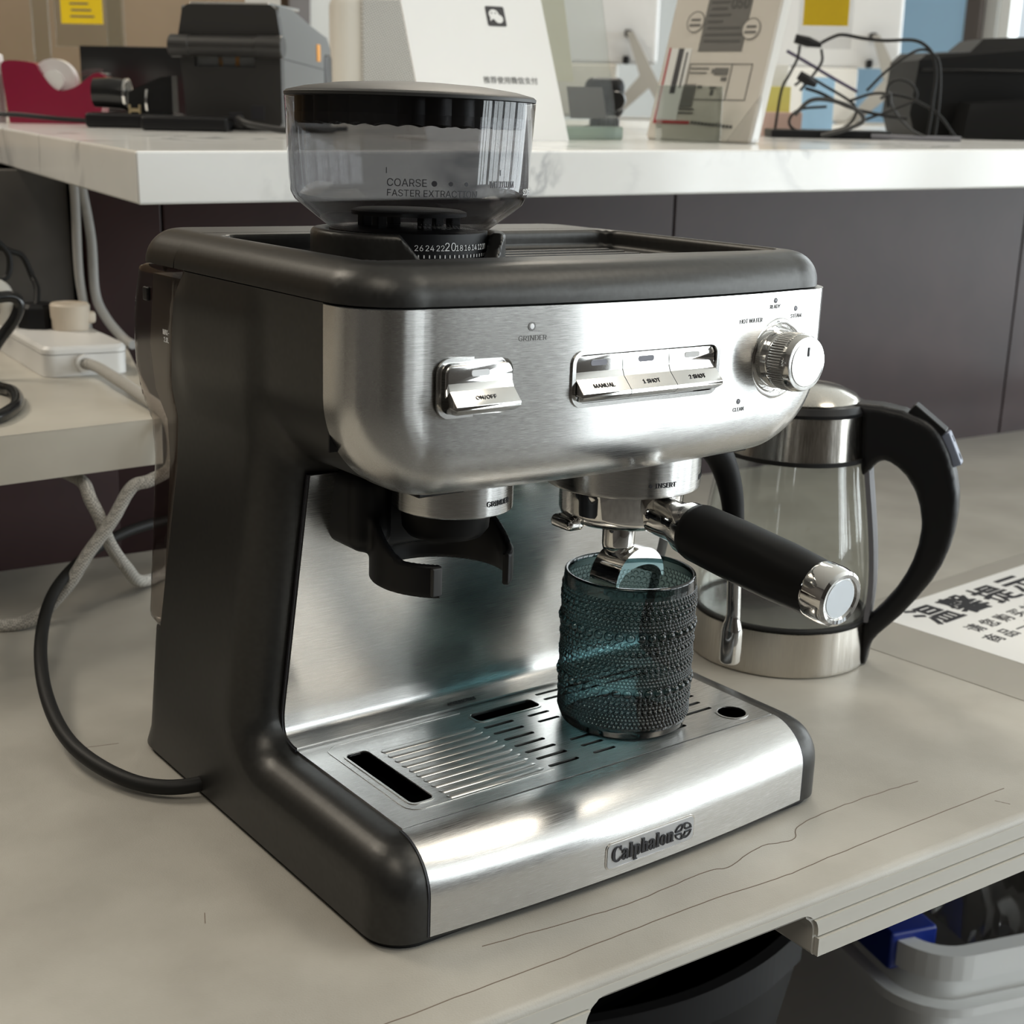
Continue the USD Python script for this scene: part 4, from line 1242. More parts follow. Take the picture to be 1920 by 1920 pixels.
cu = on_counter("white_canister", "white canister standing left of the red tape dispenser, cut by the frame", "canister", 0.0250, 0.790)
cu.part("body", sh_(lathe([(0, 0), (0.026, 0), (0.027, 0.002), (0.027, 0.068), (0.0255, 0.070), (0, 0.070)], 64), at=(0.020, 0.800, 0)), "paper_white")
cu.part("lid", sh_(lathe([(0, 0.070), (0.028, 0.070), (0.0285, 0.072), (0.028, 0.079), (0.024, 0.081), (0, 0.081)], 64), at=(0.020, 0.800, 0)), "paper_white")

# label printer
lp = on_counter("label_printer", "dark grey thermal label printer with orange tag, left on the quartz counter", "printer", 0.2700, 0.5600)
plain("printer_dark", (0.026, 0.025, 0.024), 0.42)
plain("printer_grey", (0.105, 0.108, 0.108), 0.40)
plain("orange_tag", (0.72, 0.30, 0.02), 0.4)
LPA = dict(yaw_=37, at=(0.288, 0.4714, 0))
sec = Polygon([(-0.1060, 0.0), (-0.006, 0.0), (0.0, 0.010), (0.0, 0.1020), (-0.004, 0.1300), (-0.010, 0.1345), (-0.106, 0.1345), (-0.112, 0.1300), (-0.1180, 0.1020), (-0.1120, 0.010)])
body = man(poly3(sec.buffer(-0.003).buffer(0.003), 0.012, (0, 0.012, 0), (1, 0, 0), (0, 0, 1)))
body = body - cuboid(-0.1000, -0.0300, -0.01, 0.009, 0.0685, 0.0850)
lp.part("back_panel", sh_(body, **LPA), "printer_dark")
side = Polygon([(0.006, 0.0), (0.215, 0.0), (0.222, 0.010), (0.222, 0.095), (0.205, 0.1080), (0.140, 0.1180), (0.060, 0.1330), (0.006, 0.1340)]).buffer(-0.004).buffer(0.004)
lp.part("housing", sh_(xf(poly3(side, 0.1120, (-0.1150, 0, 0), (0, 1, 0), (0, 0, 1))), **LPA), "printer_grey", smooth=30)
lp.part("front_section", sh_(rbox(-0.1165, -0.0010, 0.190, 0.226, 0.002, 0.0900, 0.006), **LPA), "printer_dark")
lp.part("seam", sh_(rbox(-0.001, -0.0024, 0.02, 0.20, 0.0, 0.001, 0.0003), **LPA) if False else sh_(hullpts((-0.0032, 0.020, 0.078), (-0.0026, 0.020, 0.078), (-0.0032, 0.020, 0.0792), (-0.0026, 0.020, 0.0792), (-0.0032, 0.200, 0.0690), (-0.0026, 0.200, 0.0690), (-0.0032, 0.200, 0.0702), (-0.0026, 0.200, 0.0702)), **LPA), "ink_dark")
ro = lp.part("latch_roller", sh_(lathe([(0, -0.126), (0.0105, -0.126), (0.0122, -0.1245), (0.0122, -0.103), (0.0112, -0.102), (0.0112, -0.026), (0.0122, -0.025), (0.0122, 0.0030), (0.0112, 0.0045), (0, 0.0045)], 40, (0, -0.004, 0.0905), "x"), **LPA), "printer_dark", label="dark grey latch bar across the back")
for dx in (-0.055, -0.075):
    lp.part("orange_rib", sh_(rbox(dx, dx + 0.006, 0.0060, 0.0088, 0.069, 0.0845, 0.0005), **LPA), "orange_tag", smooth=False)
lp.part("tag", sh_(rbox(-0.0022, 0.0014, 0.178, 0.192, 0.073, 0.0930, 0.0008) if False else rbox(-0.006, -0.0018, 0.158, 0.172, 0.0790, 0.0990, 0.001), **LPA), "orange_tag", label="orange tag on the side")
lp.part("socket", sh_(rbox(-0.036, -0.020, -0.0008, 0.004, 0.012, 0.0280, 0.0008), **LPA), "ink_dark")
lp.part("socket", sh_(rbox(-0.062, -0.046, -0.0008, 0.004, 0.008, 0.0200, 0.0008), **LPA), "ink_dark")
lp.part("top_trim", sh_(rbox(-0.104, -0.012, 0.001, 0.120, 0.1338, 0.1372, 0.0015), **LPA), "polished_steel", label="shiny top trim")
lb = single("label_strip", sh_(cat(rbox(-0.026, 0.016, -0.0002, 0.0002, 0.0, 0.060, 0.0001)), 37, (0.3000, 0.545, 0.1290)), "paper_white", "white paper strip curling out of the top of the label printer", "paper")

# black scanner lying between dispenser and printer
sc = on_counter("handheld_scanner", "glossy black handheld scanner lying between tape dispenser and label printer", "scanner", 0.170, 0.570)
plain("gloss_black", (0.012, 0.012, 0.012), 0.15)
SCA = dict(yaw_=30, at=(0.1230, 0.600, 0))
sc.part("grip", sh_(tube([(-0.012, 0, 0.038), (0.010, 0, 0.038), (0.026, 0, 0.036)], [0.016, 0.017, 0.0165], 24), **SCA), "gloss_black", smooth=50)
sc.part("band", sh_(lathe([(0.0150, 0.024), (0.0180, 0.024), (0.0180, 0.027), (0.0150, 0.027)], 40, (0, 0, 0.0365), "x", True), **SCA), "chrome")
sc.part("head", sh_(hullpts(*[(a, b, c) for a, b, c in ((0.028, -0.014, 0.016), (0.028, 0.014, 0.016), (0.030, -0.012, 0.040), (0.030, 0.012, 0.040), (0.050, -0.014, 0.012), (0.050, 0.014, 0.012), (0.066, -0.013, 0.056), (0.066, 0.013, 0.056), (0.080, -0.012, 0.058), (0.080, 0.012, 0.058), (0.080, -0.014, 0.018), (0.080, 0.014, 0.018))]), **SCA), "gloss_black", smooth=30)
sc.part("band", sh_(lathe([(0.0140, 0.050), (0.0190, 0.050), (0.0190, 0.0525), (0.0140, 0.0525)], 40, (0, 0, 0.029), "x", True), **SCA), "chrome")
plain("brass_clip", (0.62, 0.50, 0.30), 0.3, 0.9)
sc.part("clip", sh_(cat(rbox(0.0300, 0.0440, -0.0165, -0.0140, 0.018, 0.022, 0.0006), rbox(0.0300, 0.0325, -0.0165, -0.0140, 0.014, 0.026, 0.0006), rbox(0.0415, 0.0440, -0.0165, -0.0140, 0.014, 0.026, 0.0006)), **SCA), "brass_clip")
sc.part("rest", sh_(rbox(-0.020, 0.086, -0.020, 0.022, 0.0, 0.0165, 0.004), **SCA), "black_plastic")
single("black_screen", sh_(rbox(0, 0.150, 0, 0.012, 0, 0.098, 0.002), 30, (0.180, 0.975, 0.0)), "gloss_black", "low black screen standing behind the tape dispenser", "screen")
single("black_cable", cat(tube([P_(-0.03, 0.62, 0.012), P_(0.03, 0.66, 0.012), P_(0.09, 0.67, 0.007), P_(0.16, 0.62, 0.004), P_(0.21, 0.50, 0.004), P_(0.255, 0.44, 0.004), P_(0.29, 0.41, 0.004), P_(0.36, 0.46, 0.004)], 0.0028, 10)), "black_rubber",
       "thin black cable running along the counter in front of the tape dispenser", "cable")
single("black_cable", tube([P_(0.243, 0.48, 0.014), P_(0.232, 0.455, 0.014), P_(0.236, 0.43, 0.009), P_(0.262, 0.405, 0.004), P_(0.292, 0.395, 0.004), P_(0.33, 0.42, 0.004)], 0.0034, 10), "charcoal_plastic",
       "dark grey cable bowed out from the foot of the label printer", "cable")
single("black_adapter", sh_(rbox(-0.055, 0.040, -0.02, 0.02, 0, 0.016, 0.004), 30, (0.190, 0.480, 0)), "black_plastic", "flat black power adapter in front of the label printer", "adapter")

# clear stand with a yellow card, far left
ys_ = on_counter("acrylic_card_stand", "clear acrylic stand holding a yellow card, far left behind the dispenser", "card stand", 0.26, 1.12)
plain("card_yellow", (0.80, 0.56, 0.01), 0.5)
YA = dict(yaw_=30, at=(0.227, 1.147, 0))
for x in (-0.078, 0.034):
    ys_.part("upright", sh_(rbox(x, x + 0.026, 0, 0.006, 0.0, 0.26, 0.001), **YA), "clear_acrylic", smooth=False)
ys_.part("backing", sh_(rbox(-0.045, 0.055, 0.007, 0.010, 0.10, 0.26, 0.0008), **YA), "clear_acrylic", smooth=False)
ys_.part("card", sh_(rbox(-0.0340, 0.0280, 0.0035, 0.0050, 0.1330, 0.235, 0.0003), **YA), "card_yellow", smooth=False, label="yellow printed card")
for k in range(6):
    ys_.part("print_line", sh_(rbox(-0.020 + 0.002 * (k % 2), 0.016 - 0.004 * (k % 3), 0.0030, 0.0036, 0.142 + 0.009 * k, 0.1445 + 0.009 * k, 0.0002), **YA), "scratch_brown", smooth=False)
plain("note_cream", (0.62, 0.56, 0.45), 0.6)
plain("note_yellow", (0.72, 0.70, 0.28), 0.6)
single("wall_note", rbox(1.40, 1.515, Y1 - 0.006, Y1 - 0.001, 0.430, 0.570, 0.0005), "note_cream", "cream paper note stuck on the tan wall behind the black screen", "note")
single("wall_note", rbox(1.70, 1.80, Y1 - 0.006, Y1 - 0.001, 0.4700, 0.575, 0.0005), "note_yellow", "pale yellow paper note stuck on the tan wall left of the label printer", "note")

# white loudspeaker with a perforated front
ws = on_counter("loudspeaker", "white loudspeaker with perforated grille behind the printer and the bean hopper", "loudspeaker", 0.73, 0.98)
plain("speaker_white", (0.62, 0.60, 0.55), 0.5)
WA = dict(yaw_=18, at=(0.560, 0.930, 0))
ws.part("cabinet", sh_(rbox(-0.020, 0.150, 0.004, 0.140, 0, 0.1880, 0.022, 24), **WA), "speaker_white", smooth=50)
nd = {"t": ("texture_coordinate", {}), "g": ("geometry", {}), "m": ("mapping", {"scale": (330, 0, 330), "rotation": (0, 0.5, 0)}), "v": ("voronoi_texture", {"scale": 1.0, "randomness": 0.0}), "r": ("rgb_ramp", {"ramp": [(0.28, (0.10, 0.10, 0.10)), (0.36, (0.58, 0.58, 0.56))]}),
      "p": ("principled_bsdf", {"roughness": 0.45})}
mat("grille_metal", nd, [("g.position", "m.vector"), ("m.vector", "v.vector"), ("v.distance", "r.fac"), ("r.color", "p.base_color")])
ws.part("grille", sh_(rbox(0.020, 0.142, -0.002, 0.006, 0.012, 0.1760, 0.003), **WA), "grille_metal", smooth=40)

# white card sign and acrylic holder
Aq = dict(yaw_=0, at=(0.5114, 0.2166, 0))
lean = math.tan(math.radians(25))


def leant(mesh, k=lean):
    """Leans a mesh back: y grows with height."""
    v, f, _ = meshkit.arrays(mesh)
    v = v.copy()
    v[:, 1] += v[:, 2] * k
    return v, f


cs = on_counter("standing_card", "large white standing card leaning back on the quartz counter, behind the hopper", "sign", 0.4250, 0.2300)
cs.part("card", sh_(leant(rbox(-0.165, 0.0, 0, 0.0022, 0.0, 0.175, 0.0004)), **Aq), "paper_white", smooth=False)
cs.part("foot", sh_(rbox(-0.163, -0.002, 0.002, 0.085, 0.0, 0.0022, 0.0004), **Aq), "paper_white", smooth=False)
try:
    tx = glyphs("\u63a8\u8350\u4f7f\u7528\u5fae\u4fe1\u652f\u4ed8", 0.008, CJK, bold=1)
    tx = fit(tx, -0.088, -0.024, 0.0560, 0.0630)
    cs.part("lettering", sh_(leant(poly3(tx.segmentize(0.01), 0.0004, (0, 0.0000, 0), (1, 0, 0), (0, 0, 1))), **Aq), "ink_grey", smooth=False)
except Exception as err:
    print("no chinese type:", err)
# speech-bubble emblem on a small black square, at the middle of the card
sq = rrect(-0.0700, -0.0480, 0.1130, 0.1330, 0.002)
cs.part("emblem_ground", sh_(leant(poly3(sq, 0.0004, (0, 0.0, 0), (1, 0, 0), (0, 0, 1))), **Aq), "ink_dark", smooth=False)
bub = affinity.scale(Point(-0.0612, 0.1248).buffer(0.0058), 1, 0.85).union(affinity.scale(Point(-0.0562, 0.1205).buffer(0.0050), 1, 0.85)).union(Polygon([(-0.066, 0.122), (-0.063, 0.1205), (-0.0665, 0.118)]))
bub = bub.difference(unary_union([Point(-0.0635, 0.1262).buffer(0.0009), Point(-0.0590, 0.1262).buffer(0.0009)]))
cs.part("emblem", sh_(leant(poly3(bub, 0.0004, (0, -0.0003, 0), (1, 0, 0), (0, 0, 1))), **Aq), "paper_white", smooth=False)
Aa = dict(yaw_=0, at=(0.5996, 0.2512, 0))
ah = on_counter("acrylic_sign_holder", "clear acrylic sign holder with green-edged base, right of the white card", "sign holder", 0.5400, 0.2700)
ah.part("panel", sh_(leant(rbox(-0.130, -0.003, 0, 0.004, 0.008, 0.180, 0.0006), 0.30), **Aa), "clear_acrylic", smooth=False)
ah.part("insert", sh_(leant(rbox(-0.122, -0.050, 0.0042, 0.0050, 0.060, 0.175, 0.0002), 0.30), **Aa), "note_cream", smooth=False, label="pale printed insert")
plain("acrylic_green", (0.42, 0.52, 0.45), 0.08, 0.0, transmission_weight=0.6)
ah.part("base", sh_(rbox(-0.130, 0.0, -0.004, 0.060, 0.0, 0.0140, 0.002), **Aa), "acrylic_green", smooth=30)
plain("insert_grey", (0.12, 0.115, 0.11), 0.6)
ah.part("dark_label", sh_(leant(rbox(-0.060, -0.014, 0.0036, 0.0042, 0.022, 0.055, 0.0002), 0.30), **Aa), "insert_grey", smooth=False)
plain("dot_blue", (0.12, 0.28, 0.36), 0.5)
ah.part("blue_mark", sh_(leant(lathe([(0, -0.0008), (0.006, -0.0008), (0.006, 0), (0, 0)], 24, (-0.090, 0.0042, 0.053), "y"), 0.30), **Aa), "dot_blue", smooth=False)

# black webcam and coiled lead
bk = on_counter("webcam", "rounded black webcam behind the acrylic sign holder", "webcam", 0.755, 0.520)
bk.part("case", sh_(rbox(-0.030, 0.022, -0.016, 0.020, 0.018, 0.0690, 0.012, 20), 30, (0.752, 0.520, 0)), "black_plastic", smooth=50)
bk.part("lens", sh_(lathe([(0, -0.006), (0.011, -0.006), (0.013, -0.003), (0.014, 0.003), (0, 0.003)], 36, (0.010, -0.017, 0.040), "y"), 30, (0.752, 0.520, 0)), "gloss_black", smooth=40)
bk.part("foot", sh_(rbox(-0.022, 0.016, -0.018, 0.022, 0.0, 0.020, 0.004), 30, (0.752, 0.520, 0)), "black_plastic")
cl = []
for k in range(5):
    a = lathe([(0.0085, -0.0024), (0.0100, -0.0034), (0.0115, -0.0024), (0.0115, 0.0024), (0.0100, 0.0034), (0.0085, 0.0024)], 24, (0.006 * k, 0, 0.0115), "x", True)
    cl.append(a)
single("coiled_lead", sh_(cat(*cl), 38, (0.655, 0.395, 0)), "black_rubber", "short coiled black lead on the counter between sign holder and packet", "coiled lead", smooth=40)

# paper packet leaning to the right
pk = on_counter("paper_packet", "cream paper packet with printed labels leaning on the counter, right of the sign holder", "packet", 0.700, 0.200)
plain("packet_paper", (0.62, 0.58, 0.52), 0.6)
plain("packet_white", (0.74, 0.74, 0.72), 0.5)
PKA = dict(yaw_=70, at=(0.6867, 0.1367, 0))
kl = 0.32


def pkt(mesh):
    return sh_(leant(mesh, kl), **PKA)


pk.part("packet", pkt(rbox(-0.137, 0.0, 0.0, 0.020, 0.0, 0.180, 0.004)), "packet_paper", smooth=30)
pk.part("folded_flap", pkt(hullpts((0.0, 0.003, 0.002), (0.0, 0.017, 0.002), (0.0, 0.003, 0.178), (0.0, 0.017, 0.178), (0.0045, 0.010, 0.004), (0.0045, 0.010, 0.176))), "packet_white", smooth=False)
pk.part("tape_corner", pkt(hullpts((-0.030, -0.0004, 0.001), (0.002, -0.0004, 0.001), (0.004, 0.012, 0.001), (0.004, 0.0, 0.045), (0.0, -0.0004, 0.050))), "thin_film", smooth=False)
plain("label_dark", (0.135, 0.13, 0.12), 0.6)
plain("label_mid", (0.075, 0.072, 0.068), 0.6)
plain("label_red", (0.40, 0.015, 0.02), 0.5)


def patch(name, x0, x1, z0, z1, m, y=0.0, h=0.0004, label=None):
    return pk.part(name, pkt(poly3(sbox(x0, z0, x1, z1).segmentize(0.05), h, (0, -0.0001 - y, 0), (1, 0, 0), (0, 0, 1))), m, smooth=False, label=label)


patch("dark_label", -0.092, -0.036, 0.0945, 0.170, "label_dark", label="dark grey printed label")
for k, (a, b) in enumerate(((-0.088, -0.062), (-0.088, -0.064), (-0.086, -0.066), (-0.088, -0.060), (-0.088, -0.068), (-0.086, -0.044), (-0.088, -0.040), (-0.087, -0.041))):
    patch("print_line", a, b, 0.152 - 0.0068 * k, 0.1545 - 0.0068 * k, "label_mid", 0.0004)
try:
    gd_ = fit(glyphs("050", 0.012, bold=4), -0.062, -0.039, 0.139, 0.151)
    pk.part("lettering", pkt(poly3(gd_, 0.0004, (0, -0.0005, 0), (1, 0, 0), (0, 0, 1))), "label_mid", smooth=False)
except Exception:
    pass
for cx_, cz_ in ((-0.103, 0.1260), (-0.0300, 0.1180)):
    pk.part("round_stamp", pkt(poly3(Point(cx_, cz_).buffer(0.0112), 0.0004, (0, -0.0006, 0), (1, 0, 0), (0, 0, 1))), "packet_paper", smooth=False)
    pk.part("stamp_ring", pkt(poly3(Point(cx_, cz_).buffer(0.0112).difference(Point(cx_, cz_).buffer(0.0104)), 0.0004, (0, -0.0010, 0), (1, 0, 0), (0, 0, 1))), "label_dark", smooth=False)
    for dz, w in ((0.0022, 0.0060), (-0.0035, 0.0072)):
        patch("print_line", cx_ - w, cx_ + w, cz_ + dz - 0.0012, cz_ + dz + 0.0012, "label_dark", 0.0011)
patch("white_label", -0.132, -0.100, 0.020, 0.098, "packet_white", 0.0002)
patch("red_stripe", -0.1300, -0.1275, 0.0200, 0.0985, "label_red", 0.0006)
patch("red_stripe", -0.1300, -0.082, 0.0180, 0.0215, "label_red", 0.0006)
patch("dark_code", -0.1170, -0.1100, 0.0500, 0.0980, "ink_dark", 0.0006)
patch("dark_code", -0.1060, -0.1040, 0.0560, 0.0940, "ink_dark", 0.0006)
patch("dark_code", -0.1000, -0.0840, 0.0360, 0.0600, "label_dark", 0.0006)
for z in (0.0290, 0.0330):
    patch("print_line", -0.100, -0.080, z, z + 0.0016, "label_mid", 0.0006)
fm = sbox(-0.098, 0.044, -0.018, 0.082)
pk.part("form_frame", pkt(poly3(fm.difference(fm.buffer(-0.0008)).union(sbox(-0.0440, 0.044, -0.0430, 0.082)), 0.0004, (0, -0.0004, 0), (1, 0, 0), (0, 0, 1))), "label_dark", smooth=False)
for x0, x1, z0, z1 in ((-0.096, -0.072, 0.0760, 0.0775), (-0.096, -0.074, 0.0715, 0.0728), (-0.064, -0.0470, 0.0700, 0.0775), (-0.054, -0.0470, 0.0640, 0.0680), (-0.066, -0.058, 0.0560, 0.0580), (-0.064, -0.060, 0.0490, 0.0550), (-0.082, -0.076, 0.0560, 0.0590),
                       (-0.068, -0.064, 0.0720, 0.0765)):
    patch("print_block", x0, x1, z0, z1, "label_dark", 0.0004)
pk.part("lettering", pkt(poly3(fit(glyphs("DO NOT ACCEPT IF TAMPERED WITH", 0.005, bold=2), -0.088, -0.028, 0.0170, 0.0205), 0.0004, (0, -0.0004, 0), (1, 0, 0), (0, 0, 1))), "label_mid", smooth=False) if False else None
for k in range(12):
    a = -0.080 + 0.0046 * k
    patch("print_block", a, a + 0.0034, 0.0185 - 0.0003 * k, 0.0215 - 0.0003 * k, "label_mid", 0.0004)
cb_ = on_counter("acrylic_card_box", "small open clear acrylic card box in front of the paper packet", "card box", 0.6350, 0.200)
CBA = dict(yaw_=20, at=(0.6010, 0.1780, 0))
o = rbox(0, 0.066, 0, 0.026, 0.0, 0.058, 0.001)
cb_.part("box", sh_(man(o) - cuboid(0.0015, 0.0645, 0.0015, 0.0245, 0.0015, 0.1), **CBA), "clear_acrylic", smooth=False)

# two screens on aluminium legs at the back
plain("screen_back", (0.62, 0.63, 0.64), 0.35)
plain("leg_alu", (0.40, 0.385, 0.355), 0.4, 0.3)
for i, (du, lab) in enumerate(((0.0, "white screen seen from behind on an angled grey leg, above the tangled cables"), (-0.4822, "white screen seen from behind on an angled grey leg, left of the paper packet"))):
    at = dict(yaw_=38, at=(1.828 + du * math.cos(math.radians(38)), 1.0484 - du * math.sin(math.radians(38)), 0))
    mo = on_counter("display_screen", lab, "screen", at["at"][0] - 0.1, at["at"][1])
    mo.part("back_cover", sh_(leant(rbox(-0.300 + 0.16 * i * 0, -0.045, 0.012, 0.034, 0.108, 0.42, 0.008), 0.10), **at), "screen_back", smooth=40)
    legp = Polygon([(-0.1060, 0.1700), (-0.0920, 0.1700), (0.0040, 0.0), (-0.0170, 0.0), (-0.0560, 0.0620), (-0.1240, 0.0), (-0.1480, 0.0), (-0.0760, 0.0860)])
    lg = mo.part("leg", sh_(poly3(legp.buffer(-0.0015).buffer(0.0015), 0.012, (0, 0.0, 0), (1, 0, 0), (0, 0, 1)), **at), "leg_alu", smooth=False)
    mo.part("hinge", sh_(rbox(-0.110, -0.096, -0.010, 0.040, 0.160, 0.174, 0.003), **at), "black_plastic", under=lg)
    mo.part("hinge", sh_(rbox(-0.112, -0.100, -0.008, 0.040, 0.108, 0.124, 0.003), **at), "black_plastic", under=lg)
    mo.part("foot_bar", sh_(rbox(-0.160, 0.008, -0.05, 0.05, 0.0, 0.004, 0.001), **at), "leg_alu", under=lg)
    mo.part("lower_case", sh_(rbox(-0.300, -0.125, 0.020, 0.060, 0.004, 0.108, 0.004), **at), "speaker_white" if i else "packet_white")
single("tall_carton", sh_(rbox(-0.715, -0.655, 0.16, 0.22, 0, 0.42, 0.003), 38, (1.828 - 0.02, 1.0484 + 0.03, 0)), "note_cream", "tall narrow beige carton behind the acrylic sign holder", "carton")
yb = Thing("hanging_pouch", "clear plastic pouch with a yellow card hanging at the top, right of the paper packet", "pouch", P_(1.10, 0.60, 0.15))
yb.part("pouch", sh_(rbox(-0.012, 0.060, 0, 0.002, 0.112, 0.260, 0.0006), 38, (1.035, 0.47, 0)), "thin_film", smooth=False)
yb.part("card", sh_(rbox(-0.006, 0.054, 0.0022, 0.0034, 0.1420, 0.250, 0.0003), 38, (1.035, 0.47, 0)), "card_yellow", smooth=False)
yb.part("hook", tube([P_(1.055, 0.455, 0.258), P_(1.070, 0.520, 0.30), P_(1.2, 0.9, 0.42), P_(1.37, 1.30, 0.40)], 0.0008, 6), "polished_steel", smooth=60)

# tangle of leads on the right
CU = [("long black lead arching over the top of the cable tangle", [(0.9368, 0.3247, 0.1139), (0.9465, 0.3171, 0.1203), (0.9564, 0.3093, 0.1236), (0.9769, 0.2933, 0.1196), (0.9972, 0.2775, 0.1175), (1.0222, 0.258, 0.1185), (1.0351, 0.2479, 0.1126), (1.0436, 0.2413, 0.1004), (1.0478, 0.2379, 0.0786), (1.0474, 0.2383, 0.0535), (1.0469, 0.2387, 0.0282), (1.0454, 0.2398, 0.004)], 0.0021, "black_rubber"),
      ("black lead bending down in front of the black printer", [(0.9838, 0.288, 0.0583), (0.9999, 0.2754, 0.0807), (1.0186, 0.2608, 0.0999), (1.0305, 0.2515, 0.1075), (1.0407, 0.2435, 0.1053), (1.0491, 0.237, 0.0943), (1.0523, 0.2344, 0.0725), (1.0534, 0.2336, 0.0411), (1.0526, 0.2342, 0.004)], 0.0017, "black_rubber"),
      ("black lead of a wide loop at the left of the tangle", [(0.9143, 0.3423, 0.063), (0.9266, 0.3327, 0.0728), (0.9426, 0.3202, 0.0636), (0.9722, 0.297, 0.0421), (0.9743, 0.2954, 0.0262), (0.9639, 0.3035, 0.013), (0.9385, 0.3234, 0.0071), (0.9175, 0.3397, 0.0097), (0.9116, 0.3443, 0.0212), (0.9212, 0.3369, 0.0344), (0.9468, 0.3169, 0.0383)], 0.0017, "black_rubber"),
      ("grey-black lead coiled low at the left of the tangle", [(0.9061, 0.3287, 0.0275), (0.9206, 0.3174, 0.0453), (0.9412, 0.3013, 0.0458), (0.965, 0.2827, 0.0355), (0.9725, 0.2768, 0.0229), (0.9588, 0.2875, 0.0129), (0.9332, 0.3075, 0.003)], 0.0026, "charcoal_plastic"),
      ("black lead running flat to the right out of the tangle", [(0.9669, 0.3012, 0.0452), (0.9917, 0.2818, 0.0553), (1.0172, 0.2619, 0.0528), (1.0328, 0.2497, 0.0468), (1.0542, 0.233, 0.0316), (1.0731, 0.2182, 0.004)], 0.0017, "black_rubber"),
      ("black lead of the small upright loop in the tangle", [(1.0004, 0.265, 0.0397), (0.9978, 0.267, 0.0618), (1.0057, 0.2609, 0.0714), (1.0185, 0.2509, 0.0686), (1.026, 0.245, 0.0562), (1.0227, 0.2476, 0.0466), (1.0033, 0.2627, 0.0353), (0.9786, 0.282, 0.0231), (0.9535, 0.3016, 0.004)], 0.0017, "black_rubber"),
      ("black lead sagging to the counter in front of the screen leg", [(0.9921, 0.2715, 0.049), (1.0003, 0.2651, 0.0555), (1.0027, 0.2632, 0.0429), (1.0115, 0.2563, 0.0272), (1.0254, 0.2454, 0.0116), (1.0412, 0.2331, 0.0031)], 0.0020, "charcoal_plastic"),
      ("pale grey lead lying along the front of the tangle", [(0.9921, 0.2815, 0.004), (1.0212, 0.2488, 0.0034), (1.0367, 0.2367, 0.0034), (1.0619, 0.217, 0.0034), (1.0717, 0.2093, 0.0034)], 0.0030, "strap_grey"),
      ("dark purple lead slanting down behind the tangle", [(0.9093, 0.3562, 0.104), (0.928, 0.3416, 0.0918), (0.9547, 0.3207, 0.0734), (0.9803, 0.3007, 0.0569)], 0.0020, "purple_rubber"),
      ("black lead dropping from the upper plug beside the packet", [(0.9166, 0.3405, 0.1104), (0.915, 0.3417, 0.0947), (0.9084, 0.3469, 0.0756), (0.9018, 0.352, 0.0563), (0.902, 0.36, 0.004)], 0.0017, "black_rubber"),
      ("black lead hooking back under the upper plug", [(0.9373, 0.3243, 0.1064), (0.9387, 0.3232, 0.092), (0.9315, 0.3288, 0.0761), (0.9199, 0.3379, 0.0567)], 0.0017, "black_rubber"),
      ("black lead stretched from the lower plug across the tangle", [(0.9197, 0.3281, 0.0599), (0.9355, 0.3157, 0.0539), (0.9622, 0.2949, 0.0387), (0.9935, 0.2704, 0.0299), (1.0192, 0.2503, 0.0262)], 0.0020, "black_rubber")]
plain("purple_rubber", (0.06, 0.045, 0.10), 0.5)
for lab, pts, r, m in CU:
    single("lead", tube([P_(*p) for p in pts], r, 8, 6), m, lab, "cable", "leads tangled on the right of the counter", smooth=60)
for lab, a, b in (("thick black plug high in the cable tangle", (0.9105, 0.3437, 0.1185), (0.9371, 0.3245, 0.1109)), ("thick black plug halfway down the cable tangle", (0.9125, 0.3337, 0.0756), (0.9298, 0.3202, 0.0633))):
    single("plug", tube([P_(*a), P_(*(np.array(a) * 0.5 + np.array(b) * 0.5)), P_(*b)], [0.0055, 0.0062, 0.0030], 12), "black_plastic", lab, "plug", smooth=50)
plain("sticky_yellow", (0.55, 0.50, 0.13), 0.6)
plain("sticky_pink", (0.60, 0.42, 0.36), 0.6)
RA = dict(yaw_=38, at=(0.93, 0.42, 0))
single("sticky_pad", sh_(leant(rbox(-0.022, 0.034, 0, 0.010, 0.020, 0.062, 0.0008), 0.2), **RA), "sticky_yellow", "olive yellow sticky pad behind the tangled leads", "sticky pad")
single("sticky_pad", sh_(rbox(-0.004, 0.050, -0.012, 0.008, 0, 0.030, 0.0008), **RA), "sticky_pink", "pale pink sticky pad low behind the tangled leads", "sticky pad")
single("small_carton", sh_(rbox(-0.045, 0.030, 0.04, 0.07, 0, 0.090, 0.001), **RA), "packet_white", "small white carton behind the olive sticky pad", "carton")
single("black_tray", sh_(rbox(0.0, 0.150, 0, 0.060, 0, 0.010, 0.002), 30, (0.885, 0.345, 0)), "black_plastic", "flat black tray under the tangled leads beside the packet", "tray")
single("blue_envelope", sh_(leant(rbox(-0.02, 0.022, 0, 0.002, 0, 0.075, 0.0004), 0.2), 38, (1.02, 0.42, 0)), "blue_wall", "light blue envelope propped behind the screen leg and leads", "envelope")

